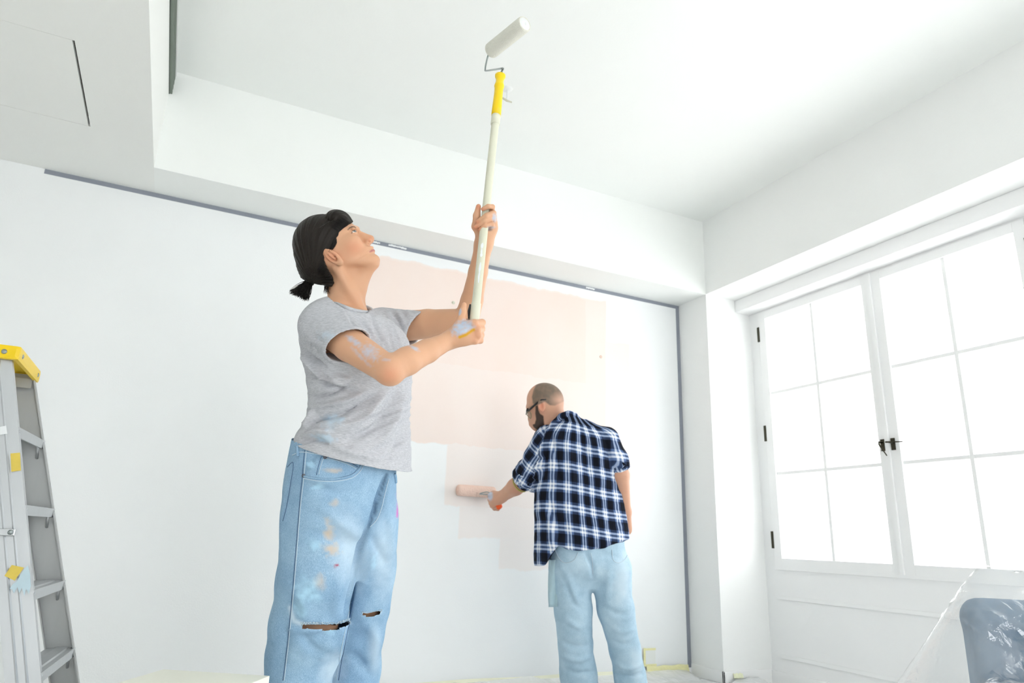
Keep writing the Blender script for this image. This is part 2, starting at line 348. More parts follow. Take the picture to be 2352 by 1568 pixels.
def surfnet(f, lo, hi, h, smooth=2, margin=1.7):
    lo = np.asarray(lo, float); hi = np.asarray(hi, float); Bk = 8
    n = np.ceil((hi-lo)/(h*Bk)).astype(int)
    idx = np.stack(np.meshgrid(*[np.arange(k) for k in n], indexing='ij'), -1).reshape(-1, 3)
    fc = f(lo+(idx+.5)*Bk*h); idx = idx[np.abs(fc) < Bk*h*.866*margin+2*h]
    loc = np.stack(np.meshgrid(*[np.arange(Bk+1)]*3, indexing='ij'), -1).reshape(-1, 3)
    P = lo+((idx[:, None, :]*Bk+loc[None])*h).reshape(-1, 3) if False else (lo+(idx[:, None, :]*Bk+loc[None])*h).reshape(-1, 3)
    v = np.concatenate([f(P[i:i+300000]) for i in range(0, len(P), 300000)]).reshape(len(idx), Bk+1, Bk+1, Bk+1)
    S = v < 0
    offs = [(i, j, k) for i in (0, 1) for j in (0, 1) for k in (0, 1)]
    cn = sum(S[:, i:i+Bk, j:j+Bk, k:k+Bk].astype(np.int8) for i, j, k in offs)
    b, ci, cj, ck = np.nonzero((cn > 0) & (cn < 8))
    cv = np.stack([v[b, ci+i, cj+j, ck+k] for i, j, k in offs], 1)
    O = np.array(offs, float); acc = np.zeros((len(b), 3)); cnt = np.zeros(len(b))
    for e0 in range(8):
        for e1 in range(e0+1, 8):
            if np.abs(O[e0]-O[e1]).sum() != 1: continue
            a0, a1 = cv[:, e0], cv[:, e1]; m = (a0 < 0) != (a1 < 0)
            t = np.where(m, a0/np.where(m, a0-a1, 1), 0)
            acc += np.where(m[:, None], O[e0]+t[:, None]*(O[e1]-O[e0]), 0); cnt += m
    G = idx[b]*Bk+np.stack([ci, cj, ck], 1); V = lo+(G+acc/cnt[:, None])*h
    NY, NZ = (n[1]+2)*Bk, (n[2]+2)*Bk
    gid = lambda g: ((g[..., 0]+1)*NY+(g[..., 1]+1))*NZ+(g[..., 2]+1)
    ids = gid(G); od = np.argsort(ids); ids = ids[od]; V = V[od]
    Fs = []
    for ax in range(3):
        hi_s = [slice(0, Bk)]*3; hi_s[ax] = slice(1, Bk+1)
        s0 = S[:, :Bk, :Bk, :Bk]; s1 = S[(slice(None),)+tuple(hi_s)]
        bb, i, j, k = np.nonzero(s0 != s1); g = idx[bb]*Bk+np.stack([i, j, k], 1); ins = s0[bb, i, j, k]
        a1 = np.zeros(3, int); a1[(ax+1) % 3] = 1; a2 = np.zeros(3, int); a2[(ax+2) % 3] = 1
        q = np.stack([gid(g-a1-a2), gid(g-a2), gid(g), gid(g-a1)], 1)
        pos = np.minimum(np.searchsorted(ids, q), len(ids)-1); ok = (ids[pos] == q).all(1)
        pos = pos[ok]; ins = ins[ok]; pos[~ins] = pos[~ins][:, ::-1]; Fs.append(pos)
    Fq = np.concatenate(Fs)
    for _ in range(smooth): V = lap(V, Fq, .5)
    return V, Fq
def lap(V, Fq, w):
    n = len(V); E = np.concatenate([Fq[:, [i, (i+1) % 4]] for i in range(4)]); E = np.concatenate([E, E[:, ::-1]])
    c = np.bincount(E[:, 0], minlength=n)[:, None]+1e-9
    A = np.stack([np.bincount(E[:, 0], V[E[:, 1], i], n) for i in range(3)], 1)/c
    return V+w*(A-V)
def vnormals(V, Fq):
    N = np.zeros_like(V); fn = np.cross(V[Fq[:, 2]]-V[Fq[:, 0]], V[Fq[:, 3]]-V[Fq[:, 1]])
    for i in range(4):
        for a in range(3): N[:, a] += np.bincount(Fq[:, i], fn[:, a], len(V))
    return N/(np.linalg.norm(N, axis=1)[:, None]+1e-12)
def np_obj(name, V, Fq, mat, parent=None, attrs=None, smooth=True):
    me = bpy.data.meshes.new(name); nv, nf = len(V), len(Fq); k = Fq.shape[1]
    me.vertices.add(nv); me.vertices.foreach_set('co', np.asarray(V, np.float32).ravel())
    me.loops.add(nf*k); me.loops.foreach_set('vertex_index', Fq.astype(np.int32).ravel())
    me.polygons.add(nf); me.polygons.foreach_set('loop_start', np.arange(0, nf*k, k, dtype=np.int32))
    me.polygons.foreach_set('use_smooth', np.full(nf, smooth)); me.update(calc_edges=True); me.validate()
    for nm, arr in (attrs or {}).items():
        if arr.ndim == 1: a = me.attributes.new(nm, 'FLOAT', 'POINT'); a.data.foreach_set('value', arr.astype(np.float32))
        else: a = me.attributes.new(nm, 'FLOAT_VECTOR', 'POINT'); a.data.foreach_set('vector', arr.astype(np.float32).ravel())
    if mat is not None: me.materials.append(mat)
    return link(bpy.data.objects.new(name, me), parent)
def keep(V, Fq, mask, attrs=None):
    m = mask[Fq].all(1); Fq = Fq[m]; used = np.zeros(len(V), bool); used[Fq.ravel()] = True
    mp = np.cumsum(used)-1; return V[used], mp[Fq], used
def pxof(V):
    d = V-CP; z = d@CF; return 1176+FPX*(d@CR)/z, 784-FPX*(d@CU)/z
def facing(V, N):
    t = CP-V; t /= np.linalg.norm(t, axis=1)[:, None]; return (N*t).sum(1)
def pdist(px, py, pts):
    """distance in photo pixels to a polyline and the position 0..1 along it"""
    pts = np.asarray(pts, float); L = np.r_[0, np.cumsum(np.hypot(*np.diff(pts, axis=0).T))]; bd = np.full(px.shape, 1e9); bs = np.zeros(px.shape)
    for i in range(len(pts)-1):
        a = pts[i]; e = pts[i+1]-a; t = np.clip(((px-a[0])*e[0]+(py-a[1])*e[1])/(e@e), 0, 1)
        d = np.hypot(px-a[0]-t*e[0], py-a[1]-t*e[1]); m = d < bd; bd[m] = d[m]; bs[m] = ((L[i]+t*(L[i+1]-L[i]))/L[-1])[m]
    return bd, bs
def sculpt(V, Fq, folds, it=1):
    """push folds (amp in metres, + out / - in, width in pixels) into the cloth on the side seen in the photo"""
    N = vnormals(V, Fq); px, py = pxof(V); fa = np.clip((facing(V, N)+.05)/.25, 0, 1); D = np.zeros(len(V))
    for pts, amp, w_ in folds:
        p = np.asarray(pts, float)
        if len(p) > 2: p = catmull(np.column_stack([p, p[:, 0]*0]), 6)[:, :2]
        m = (px > p[:, 0].min()-3*w_) & (px < p[:, 0].max()+3*w_) & (py > p[:, 1].min()-3*w_) & (py < p[:, 1].max()+3*w_) & (fa > 0)
        if not m.any(): continue
        d, s = pdist(px[m], py[m], p); D[m] += amp*np.exp(-(d/w_)**2)*np.clip(np.sin(np.pi*np.clip(s, .02, .98)), 0, 1)**.6
    return V+N*(D*fa)[:, None]
rng = np.random.RandomState(7)
def _vnoise_tab(): return np.random.RandomState(3).rand(64, 64, 64)
_TAB = _vnoise_tab()
def vnoise(P):
    i = np.floor(P).astype(int); fz = P-i; fz = fz*fz*(3-2*fz); r = 0
    for a in (0, 1):
        for b in (0, 1):
            for c in (0, 1):
                w_ = (fz[:, 0] if a else 1-fz[:, 0])*(fz[:, 1] if b else 1-fz[:, 1])*(fz[:, 2] if c else 1-fz[:, 2])
                r = r+w_*_TAB[(i[:, 0]+a) % 64, (i[:, 1]+b) % 64, (i[:, 2]+c) % 64]
    return r
def fbm(P, o=3): return sum(vnoise(P*2**k+k*17.3)*.5**k for k in range(o))/sum(.5**k for k in range(o))
def blob(px, py, cx, cy, rx, ry, rot=0, soft=.5, nz=None):
    c, s = math.cos(math.radians(rot)), math.sin(math.radians(rot)); x = (px-cx)*c+(py-cy)*s; y = -(px-cx)*s+(py-cy)*c
    r = np.hypot(x/rx, y/ry)
    if nz is not None: r = r+nz
    return np.clip((1-r)/soft, 0, 1)
from mathutils.bvhtree import BVHTree
def bvh_of(V, Fq): return BVHTree.FromPolygons([tuple(v) for v in V], [tuple(int(i) for i in f_) for f_ in Fq])
def cast(bvh, pts, off=.001):
    out = []
    for x, y in pts:
        d = Vector(nrm(ray(x, y))); h = bvh.ray_cast(Vector(CP), d)
        if h[0] is not None: out.append(np.array(h[0])+np.array(h[1])*off)
    return out
def stitch(name, bvh, pts, rad, mat, parent, off=.0008, step=5, n=5):
    p = np.asarray(pts, float); p = catmull(np.column_stack([p, p[:, 0]*0]), 10)[:, :2]; q = cast(bvh, p, off)
    if len(q) > 2: return tube(name, np.array(q), rad, mat, parent, n)
RH = nrm([CR[0], CR[1], 0]); FH = nrm([CF[0], CF[1], 0]); ZU = np.array([0, 0, 1.])

# ------------------------------------------------------------------ materials for people
def attr(N, L, name):
    a = N.new('ShaderNodeAttribute'); a.attribute_name = name; return a
def make_skin(name, base, hairy=(.02, .015, .012, 1), darkc=rgb(70, 72, 84)):
    m, N, L, B = new_mat(name); B.inputs['Roughness'].default_value = .48; B.inputs['Specular IOR Level'].default_value = .35
    tc = N.new('ShaderNodeTexCoord'); t = N.new('ShaderNodeTexNoise'); t.inputs['Scale'].default_value = 14; t.inputs['Detail'].default_value = 4; L.new(tc.outputs['Object'], t.inputs['Vector'])
    c = mixc(N, L, t.outputs['Fac'], tuple(x*.93 for x in base[:3])+(1,), tuple(min(1, x*1.05) for x in base[:3])+(1,))
    c = mixc(N, L, attr(N, L, 'blush').outputs['Fac'], c, (base[0]*.97, base[1]*.66, base[2]*.60, 1))
    c = mixc(N, L, attr(N, L, 'lip').outputs['Fac'], c, (.48, .17, .17, 1))
    c = mixc(N, L, attr(N, L, 'hair').outputs['Fac'], c, hairy)
    t2 = N.new('ShaderNodeTexNoise'); t2.inputs['Scale'].default_value = 110; t2.inputs['Detail'].default_value = 3; L.new(tc.outputs['Object'], t2.inputs['Vector'])
    pa = mnode(N, L, 'MULTIPLY', attr(N, L, 'paint').outputs['Fac'], mnode(N, L, 'ADD', .35, mnode(N, L, 'MULTIPLY', t2.outputs['Fac'], 1.1)), True)
    c = mixc(N, L, pa, c, rgb(186, 198, 216)); c = mixc(N, L, attr(N, L, 'ochre').outputs['Fac'], c, rgb(214, 160, 30)); c = mixc(N, L, attr(N, L, 'dark').outputs['Fac'], c, darkc)
    L.new(c, B.inputs['Base Color'])
    B.inputs['Subsurface Weight'].default_value = .08; B.inputs['Subsurface Radius'].default_value = (.012, .005, .003); B.inputs['Subsurface Scale'].default_value = .5
    bp = N.new('ShaderNodeBump'); bp.inputs['Strength'].default_value = .12; bp.inputs['Distance'].default_value = .002
    t3 = N.new('ShaderNodeTexNoise'); t3.inputs['Scale'].default_value = 420; L.new(tc.outputs['Object'], t3.inputs['Vector']); L.new(t3.outputs['Fac'], bp.inputs['Height']); L.new(bp.outputs[0], B.inputs['Normal'])
    return m
M_SKIN = make_skin('skin_light', rgb(215, 167, 134))
M_SKIN2 = make_skin('skin_fair', rgb(208, 160, 134), rgb(104, 94, 82), rgb(44, 34, 30))
def make_hair(name, c0, c1):
    m, N, L, B = new_mat(name); B.inputs['Roughness'].default_value = .42; B.inputs['Specular IOR Level'].default_value = .22
    a = attr(N, L, 'strand'); t = N.new('ShaderNodeTexNoise'); t.inputs['Scale'].default_value = 1.0; t.inputs['Detail'].default_value = 5; L.new(a.outputs['Vector'], t.inputs['Vector'])
    L.new(mixc(N, L, t.outputs['Fac'], c0, c1), B.inputs['Base Color'])
    bp = N.new('ShaderNodeBump'); bp.inputs['Strength'].default_value = .5; bp.inputs['Distance'].default_value = .002; L.new(t.outputs['Fac'], bp.inputs['Height']); L.new(bp.outputs[0], B.inputs['Normal'])
    return m
M_HAIR = make_hair('dark_brown_hair', (.004, .0032, .003, 1), (.020, .014, .010, 1))
M_HAIRS = mat_plain('dark_hair_strand', (.007, .0055, .005, 1), .5, spec=.2)
def make_jersey():
    m, N, L, B = new_mat('heather_grey_jersey'); B.inputs['Roughness'].default_value = .9; B.inputs['Specular IOR Level'].default_value = .1
    tc = N.new('ShaderNodeTexCoord'); mp = N.new('ShaderNodeMapping'); mp.inputs['Rotation'].default_value = (0, 0, .45); mp.inputs['Scale'].default_value = (90, 90, 600); L.new(tc.outputs['Object'], mp.inputs[0])
    t = N.new('ShaderNodeTexNoise'); t.inputs['Scale'].default_value = 1; t.inputs['Detail'].default_value = 5; t.inputs['Roughness'].default_value = .7; L.new(mp.outputs[0], t.inputs['Vector'])
    r = N.new('ShaderNodeValToRGB'); r.color_ramp.elements[0].position = .3; r.color_ramp.elements[0].color = rgb(166, 168, 174); r.color_ramp.elements[1].position = .68; r.color_ramp.elements[1].color = rgb(206, 207, 212); L.new(t.outputs['Fac'], r.inputs[0])
    t2 = N.new('ShaderNodeTexNoise'); t2.inputs['Scale'].default_value = 60; t2.inputs['Detail'].default_value = 4; L.new(tc.outputs['Object'], t2.inputs['Vector'])
    pa = mnode(N, L, 'MULTIPLY', attr(N, L, 'paint').outputs['Fac'], mnode(N, L, 'ADD', .1, mnode(N, L, 'MULTIPLY', t2.outputs['Fac'], 1.5)), True)
    L.new(mixc(N, L, pa, r.outputs[0], rgb(190, 208, 222)), B.inputs['Base Color'])
    bp = N.new('ShaderNodeBump'); bp.inputs['Strength'].default_value = .25; bp.inputs['Distance'].default_value = .002; L.new(t.outputs['Fac'], bp.inputs['Height']); L.new(bp.outputs[0], B.inputs['Normal'])
    return m
M_JERSEY = make_jersey()
def make_denim(name, dk, md, lt):
    m, N, L, B = new_mat(name); B.inputs['Roughness'].default_value = .85; B.inputs['Specular IOR Level'].default_value = .15
    tc = N.new('ShaderNodeTexCoord'); mp = N.new('ShaderNodeMapping'); mp.inputs['Scale'].default_value = (900, 900, 240); L.new(tc.outputs['Object'], mp.inputs[0])
    t = N.new('ShaderNodeTexNoise'); t.inputs['Scale'].default_value = 1; t.inputs['Detail'].default_value = 3; L.new(mp.outputs[0], t.inputs['Vector'])
    t2 = N.new('ShaderNodeTexNoise'); t2.inputs['Scale'].default_value = 9; t2.inputs['Detail'].default_value = 6; t2.inputs['Roughness'].default_value = .65; L.new(tc.outputs['Object'], t2.inputs['Vector'])
    f1 = mnode(N, L, 'ADD', mnode(N, L, 'MULTIPLY', t.outputs['Fac'], .55), mnode(N, L, 'MULTIPLY', t2.outputs['Fac'], .45))
    r = N.new('ShaderNodeValToRGB'); e = r.color_ramp.elements; e[0].position = .32; e[0].color = dk; e[1].position = .66; e[1].color = lt; k = e.new(.5); k.color = md; L.new(f1, r.inputs[0])
    c = mixc(N, L, attr(N, L, 'fade').outputs['Fac'], r.outputs[0], rgb(206, 224, 236)); c = mixc(N, L, attr(N, L, 'seam_crease_shade').outputs['Fac'], c, tuple(x*.55 for x in dk[:3])+(1,))
    t4 = N.new('ShaderNodeTexNoise'); t4.inputs['Scale'].default_value = 45; t4.inputs['Detail'].default_value = 5; L.new(tc.outputs['Object'], t4.inputs['Vector'])
    g = mnode(N, L, 'ADD', .15, mnode(N, L, 'MULTIPLY', t4.outputs['Fac'], 1.3))
    for nm, col in (('tan', rgb(206, 192, 176)), ('paint', rgb(176, 216, 236)), ('pink', rgb(224, 96, 190)), ('red', rgb(170, 40, 70))):
        c = mixc(N, L, mnode(N, L, 'MULTIPLY', attr(N, L, nm).outputs['Fac'], g, True), c, col)
    L.new(c, B.inputs['Base Color'])
    bp = N.new('ShaderNodeBump'); bp.inputs['Strength'].default_value = .3; bp.inputs['Distance'].default_value = .0015; L.new(t.outputs['Fac'], bp.inputs['Height']); L.new(bp.outputs[0], B.inputs['Normal'])
    return m
M_DENIM = make_denim('washed_denim', rgb(116, 150, 182), rgb(142, 175, 203), rgb(172, 202, 223))
M_THREAD = mat_plain('denim_thread', rgb(196, 214, 226), .8); M_SEAM = mat_plain('dark_seam', rgb(84, 112, 148), .8); M_RIVET = mat_plain('aged_rivet', rgb(90, 92, 100), .4, metal=.8)

# ------------------------------------------------------------------ the woman reaching up with the roller
woman = thing('person', 'dark-haired person in grey T-shirt and ripped paint-stained jeans lifting a long paint roller', 'person', (.42, 2.05, 0))
DT = 1.99                                   # distance of the torso from the camera
SA = nrm(.55*RH+.835*FH); SB = nrm(.835*RH-.55*FH)      # her left side, her front
AXB = np.array([SA, SB, ZU])
def secs(rows, D, kA=1.085, ratio=.72):
    zs, cs, A, B = [], [], [], []
    for (y, l, r) in rows[::-1]:
        c = W((l+r)/2, y, D); zs.append(c[2]); cs.append(c); hw = (r-l)/2*D/FPX; A.append(hw*kA); B.append(hw*kA*ratio)
    return zs, cs, A, B
# joints
RS, RE, RW = W(737, 748, 1.88), W(893, 850, 1.73), W(1036, 779, 1.865)
LS, LE, LW = W(893, 752, 2.17), W(1074, 735, 2.095), W(1111, 560, 2.022)
NB, NT = W(797, 706, 2.0), W(790, 610, 1.995)
# ---- T-shirt
sh_rows = [(716, 745, 868), (735, 716, 908), (765, 695, 935), (800, 694, 944), (850, 702, 948), (900, 711, 947), (940, 713, 944), (975, 706, 943), (1010, 690, 944), (1050, 676, 945), (1100, 668, 948), (1150, 664, 950)]
sh = secs(sh_rows, DT)
def sleeve(p, a, b, ra, rb, co, no):
    a = np.asarray(a, float); ba = np.asarray(b, float)-a; pa = p-a; t = np.clip(pa@ba/(ba@ba), 0, 1.4)
    d = np.sqrt(((pa-t[:, None]*ba)**2).sum(1))-(ra+(rb-ra)*t); pl = (p-co)@no
    return smax(d, pl, .004), np.maximum(d+.0075, -(pl+.07))
a_ = nrm(RE-RS); e1 = W(742, 826, 1.80)-W(835, 765, 1.80); nR = nrm(np.cross(np.cross(nrm(e1), a_), e1)); nR = nR if nR@a_ > 0 else -nR
cR = W(789, 796, 1.80)
a2 = nrm(LE-LS); e2 = W(975, 714, 2.12)-W(938, 788, 2.12); nL = nrm(np.cross(np.cross(nrm(e2), a2), e2)); nL = nL if nL@a2 > 0 else -nL
cL = W(957, 751, 2.12)
def f_shirt(p):
    d = stack(p, *sh, SA, SB, n=2.35)
    d = smin(d, cone(p, W(752, 733, 1.90), W(868, 752, 2.13), .060, .052), .03)
    d = smin(d, ell(p, W(868, 805, 1.93), AXB, (.105, .055, .08)), .05)          # bust
    s1, h1 = sleeve(p, W(740, 750, 1.875), W(835, 820, 1.765), .0625, .0605, cR, nR)
    s2, h2 = sleeve(p, W(880, 752, 2.165), W(1000, 757, 2.105), .061, .054, cL, nL)
    d = smin(d, s1, .018); d = smin(d, s2, .035)
    return np.maximum(np.maximum(d, -h1), -h2)
V, Fq = surfnet(f_shirt, W(640, 1160, 2.0)-[.25, .45, .0], W(990, 650, 2.0)+[.25, .45, .08], .0036, 2)
px, py = pxof(V)
# cloth folds read from the photograph
folds = [([(690, 800), (745, 842), (800, 862)], -.006, 7), ([(692, 815), (740, 860), (790, 885)], .006, 9), ([(700, 850), (760, 885), (840, 905)], -.004, 8),
 ([(706, 880), (752, 866), (800, 870)], .004, 8), ([(712, 912), (760, 905), (810, 880)], -.005, 8), ([(716, 935), (775, 925), (850, 893)], .006, 9), ([(722, 958), (790, 948), (870, 905)], -.006, 9),
 ([(760, 985), (830, 960), (892, 892)], .006, 12), ([(800, 1010), (868, 975), (915, 895)], -.006, 14), ([(860, 1030), (905, 965), (932, 890)], .005, 13), ([(880, 1060), (920, 1010), (940, 940)], -.004, 10),
 ([(712, 975), (735, 962), (760, 960)], -.006, 6), ([(700, 1000), (728, 990), (760, 992)], .006, 8), ([(690, 1015), (722, 1008), (760, 1020)], -.006, 7), ([(720, 940), (716, 960), (700, 985)], .006, 8), ([(735, 1005), (800, 1035), (880, 1055)], .004, 12),
 ([(895, 712), (915, 740), (935, 780)], -.005, 5), ([(908, 712), (928, 740), (945, 772)], .005, 5), ([(920, 712), (940, 738), (950, 765)], -.004, 5), ([(935, 713), (950, 735), (957, 760)], .004, 5), ([(880, 708), (905, 750), (925, 800)], .005, 6), ([(868, 708), (890, 755), (905, 810)], -.004, 7), ([(945, 712), (962, 735), (964, 752)], -.003, 4),
 ([(790, 715), (815, 750), (838, 785)], -.006, 6), ([(770, 700), (800, 730), (825, 765)], .004, 8), ([(850, 720), (865, 755), (885, 800)], -.003, 8), ([(835, 735), (860, 775), (882, 803)], .004, 9), ([(720, 770), (745, 790), (748, 815)], -.004, 8), ([(705, 790), (725, 800), (742, 825)], -.006, 6)]
folds = [(p, a*(1.1 if np.mean([q[0] for q in p]) > 885 and np.mean([q[1] for q in p]) < 800 else 3.2), w*.72) for p, a, w in folds]
V_flat = V.copy()
V = sculpt(V, Fq, folds); V = lap(V, Fq, .15)
_px, _py = pxof(V); _u = (_px-.45*_py)/FPX*2; _v = (.45*_px+_py)/FPX*2; _q = np.stack([_u*9, _v*42, V@SB*6], 1); _low = np.clip((_py-830)/120, 0, 1)*.8+.2
V = V+vnormals(V, Fq)*((fbm(V*[22, 22, 14])-.5)*.006+(1-np.abs(2*fbm(_q, 2)-1)-.6)*.0075*_low)[:, None]
for _c, _n in ((cR, nR), (cL, nL)):      # keep the stitched sleeve edges even
    _w = np.where(np.linalg.norm(V_flat-_c, axis=1) < .11, np.clip((np.abs((V_flat-_c)@_n)-.006)/.03, 0, 1), 1)[:, None]; V = V_flat+(V-V_flat)*_w
bm = bmesh.new(); me_ = bpy.data.meshes.new('tmp'); me_.from_pydata(V.tolist(), [], Fq.tolist()); bm.from_mesh(me_); bpy.data.meshes.remove(me_)
def cut(bm, co, no, sel):
    bm.faces.ensure_lookup_table(); g = [f for f in bm.faces if sel(f.calc_center_median())]
    gs = set(g); vs = {v for f in g for v in f.verts}; es = {e for f in g for e in f.edges}
    bmesh.ops.bisect_plane(bm, geom=list(vs)+list(es)+g, dist=1e-5, plane_co=Vector(co), plane_no=Vector(no), clear_outer=True)
# hem
hA, hB, hC = W(690, 1013, DT), W(949, 1090, DT-.02), W(800, 1057, DT-.12)
nH = nrm(np.cross(hB-hA, hC-hA)); nH = nH if nH[2] < 0 else -nH
cut(bm, hA, nH, lambda c: c.z < hA[2]+.2)
# neck opening
nk_c = W(800, 706, 1.985); nk_n = nrm(ZU*.9+SB*.42); nk_u = nrm(SA-nk_n*(SA@nk_n)); nk_v = np.cross(nk_n, nk_u)
kill = []
neck_px = [(742, 675), (756, 684), (772, 697), (790, 708), (814, 716), (832, 719), (846, 718)]
neck_poly = neck_px+[(856, 700), (852, 650), (735, 640), (733, 668)]
bvS = BVHTree.FromBMesh(bm); near_ring = cast(bvS, neck_px, 0.0)
for f in bm.faces:
    q = np.array(f.calc_center_median()); d = q-nk_c
    if d@nk_n > -.10 and (d@nk_u/.070)**2+(d@nk_v/.066)**2 < 1: kill.append(f)
    elif np.linalg.norm(d) < .16 and d@CF < .03:
        x_, y_ = pxof(q[None])
        if poly2d(x_, y_, neck_poly)[0] < 0: kill.append(f)
bmesh.ops.delete(bm, geom=kill, context='FACES')
shirt = bm_obj('t_shirt', bm, M_JERSEY, woman, True)
me = shirt.data; co = np.empty(len(me.vertices)*3); me.vertices.foreach_get('co', co); co = co.reshape(-1, 3); px, py = pxof(co)
nz = (fbm(co*[90, 90, 90])-.5)*1.3
pm = np.maximum.reduce([blob(px, py, 752, 770, 26, 16, 0, .7, nz)*.5, blob(px, py, 768, 962, 32, 14, 10, .7, nz)*.9, blob(px, py, 742, 1005, 34, 12, 12, .6, nz), blob(px, py, 758, 975, 20, 20, 0, .6, nz)*.6])
at_ = me.attributes.new('paint', 'FLOAT', 'POINT'); at_.data.foreach_set('value', pm.astype(np.float32))
md = shirt.modifiers.new('cloth', 'SOLIDIFY'); md.thickness = .003; md.offset = -1
ring = list(near_ring)
for k in range(64):
    g = 2*math.pi*k/64; q = nk_c+nk_u*.071*math.cos(g)+nk_v*.067*math.sin(g)
    if (q-nk_c)@CF > .012: h = bvS.find_nearest(Vector(q)); ring.append(np.array(h[0]))
ring = np.array(sorted(ring, key=lambda q: math.atan2((q-nk_c)@nk_v, (q-nk_c)@nk_u)))
for _ in range(3): ring = .5*ring+.25*(np.roll(ring, 1, 0)+np.roll(ring, -1, 0))
ring = catmull(np.vstack([ring, ring[:1]]), 4)
tube('collar', np.vstack([ring, ring[:2]]), .0065, M_JERSEY, shirt, 8, False)
tick('shirt')
# ---- jeans
je_rows = [(990, 684, 914), (1030, 674, 912), (1080, 665, 911), (1130, 659, 911), (1180, 660, 908), (1235, 675, 895), (1290, 710, 870), (1330, 750, 835)]
je = secs(je_rows, DT-.005)
RK = W(709, 1432, 1.90); LK = W(826, 1415, 2.10)
RA, LA = np.array([RK[0]-.005, RK[1]+.03, .10]), np.array([LK[0]-.01, LK[1]+.04, .10])
def f_jeans(p):
    d = stack(p, *je, SA, SB, n=2.3)
    rl = chain(p, [W(733, 1200, 1.925), W(725, 1330, 1.905), RK, W(693, 1500, 1.905), RA+[0, 0, .25], RA], [.100, .104, .104, .095, .088, .092], .02)
    ll = chain(p, [W(838, 1190, 2.06), W(834, 1300, 2.085), W(829, 1396, 2.09)], [.098, .096, .088], .02)
    l2 = chain(p, [W(834, 1330, 2.085), W(818, 1440, 2.10), W(808, 1540, 2.11), LA+[0, 0, .25], LA], [.085, .082, .084, .085, .09], .03)
    return smin(smin(d, rl, .03), smin(d, smin(ll, l2, .010), .03), .004)
V, Fq = surfnet(f_jeans, np.array([.0, 1.65, .06]), np.array([.95, 2.6, 1.19]), .005, 2)
jf = [([(888, 1090), (872, 1135), (862, 1170), (846, 1212)], -.010, 5), ([(897, 1095), (882, 1135), (874, 1170), (858, 1205)], .006, 7), ([(846, 1212), (830, 1260), (815, 1320)], -.012, 7), ([(850, 1225), (868, 1260), (890, 1300)], -.004, 10), ([(815, 1320), (800, 1390), (796, 1430)], -.01, 5),
 ([(700, 1098), (760, 1108), (818, 1092)], .003, 8), ([(705, 1118), (770, 1130), (830, 1128)], -.003, 10), ([(840, 1240), (780, 1200), (730, 1160)], .004, 14), ([(838, 1250), (770, 1240), (700, 1215)], -.003, 14),
 ([(795, 1436), (760, 1480), (735, 1520)], .006, 16), ([(690, 1450), (720, 1490), (760, 1500)], -.004, 12), ([(785, 1440), (772, 1500), (752, 1560)], .006, 10), ([(650, 1440), (690, 1450), (770, 1440)], .004, 8), ([(665, 1340), (700, 1390), (690, 1425)], .004, 14), ([(780, 1330), (770, 1400), (790, 1425)], .004, 12),
 ([(840, 1425), (860, 1470), (845, 1530)], .006, 14), ([(800, 1500), (830, 1520), (860, 1568)], -.005, 12), ([(880, 1150), (900, 1230), (893, 1320)], .003, 10), ([(655, 1100), (650, 1180), (644, 1300)], .003, 8), ([(640, 1400), (655, 1470), (640, 1540)], -.004, 14)]
V, Fq, _u2 = keep(V, Fq, (V-(hA-nH*.010))@nH > 0); _dd = (V-(hA-nH*.010))@nH; V = V-np.where(_dd < .0052, _dd, 0)[:, None]*nH; V = sculpt(V, Fq, [(p, a*2.4, w*.95) for p, a, w in jf]); V = lap(V, Fq, .3)
V = V+vnormals(V, Fq)*((fbm(V*[16, 16, 9])-.5)*.008)[:, None]
px, py = pxof(V); N_ = vnormals(V, Fq); fr = np.clip(facing(V, N_)*4, 0, 1)
# ripped knees: open slits
d1, s1 = pdist(px, py, [(700, 1438), (735, 1440), (770, 1440), (803, 1430)]); d2, s2 = pdist(px, py, [(836, 1410), (852, 1411), (874, 1405)])
slit = ((d1 < 3.4*np.sin(np.pi*np.clip(s1, .03, .97))**.5+.4) & (py > 1400)) | ((d2 < 3.0*np.sin(np.pi*np.clip(s2, .03, .97))**.5))
slit &= facing(V, N_) > .05
V, Fq, us = keep(V, Fq, ~slit); px, py, fr = px[us], py[us], fr[us]; d1, d2 = d1[us], d2[us]
nz = (fbm(V*80)-.5)*1.4; A = {}
A['fade'] = np.clip(np.maximum.reduce([blob(px, py, 800, 1260, 60, 120, -8, .9, nz*.3)*.6, blob(px, py, 880, 1280, 40, 120, 0, .9, nz*.3)*.55, blob(px, py, 765, 1540, 40, 60, 20, .8, nz*.3)*.6, blob(px, py, 860, 1490, 22, 70, 0, .8)*.5, np.exp(-(d1/4)**2)*.95*(py > 1395), np.exp(-(d2/3)**2)*.9, np.exp(-(pdist(px, py, [(666, 1395), (675, 1425), (700, 1436)])[0]/5)**2)*.8])*fr, 0, 1)
A['seam_crease_shade'] = np.clip(np.maximum.reduce([np.exp(-(pdist(px, py, [(888, 1090), (872, 1135), (862, 1170), (846, 1212)])[0]/4)**2)*.9, np.exp(-(pdist(px, py, [(846, 1215), (828, 1265), (812, 1340), (800, 1420)])[0]/7)**2)*.35, blob(px, py, 830, 1300, 30, 60, 20, .9, nz*.3)*.3, np.exp(-(pdist(px, py, [(700, 1085), (730, 1045), (760, 1045), (815, 1062)])[0]/6)**2)*.3])*fr, 0, 1)  # shade of fly fold and leg crease put into the colour, plus darker pocket seam
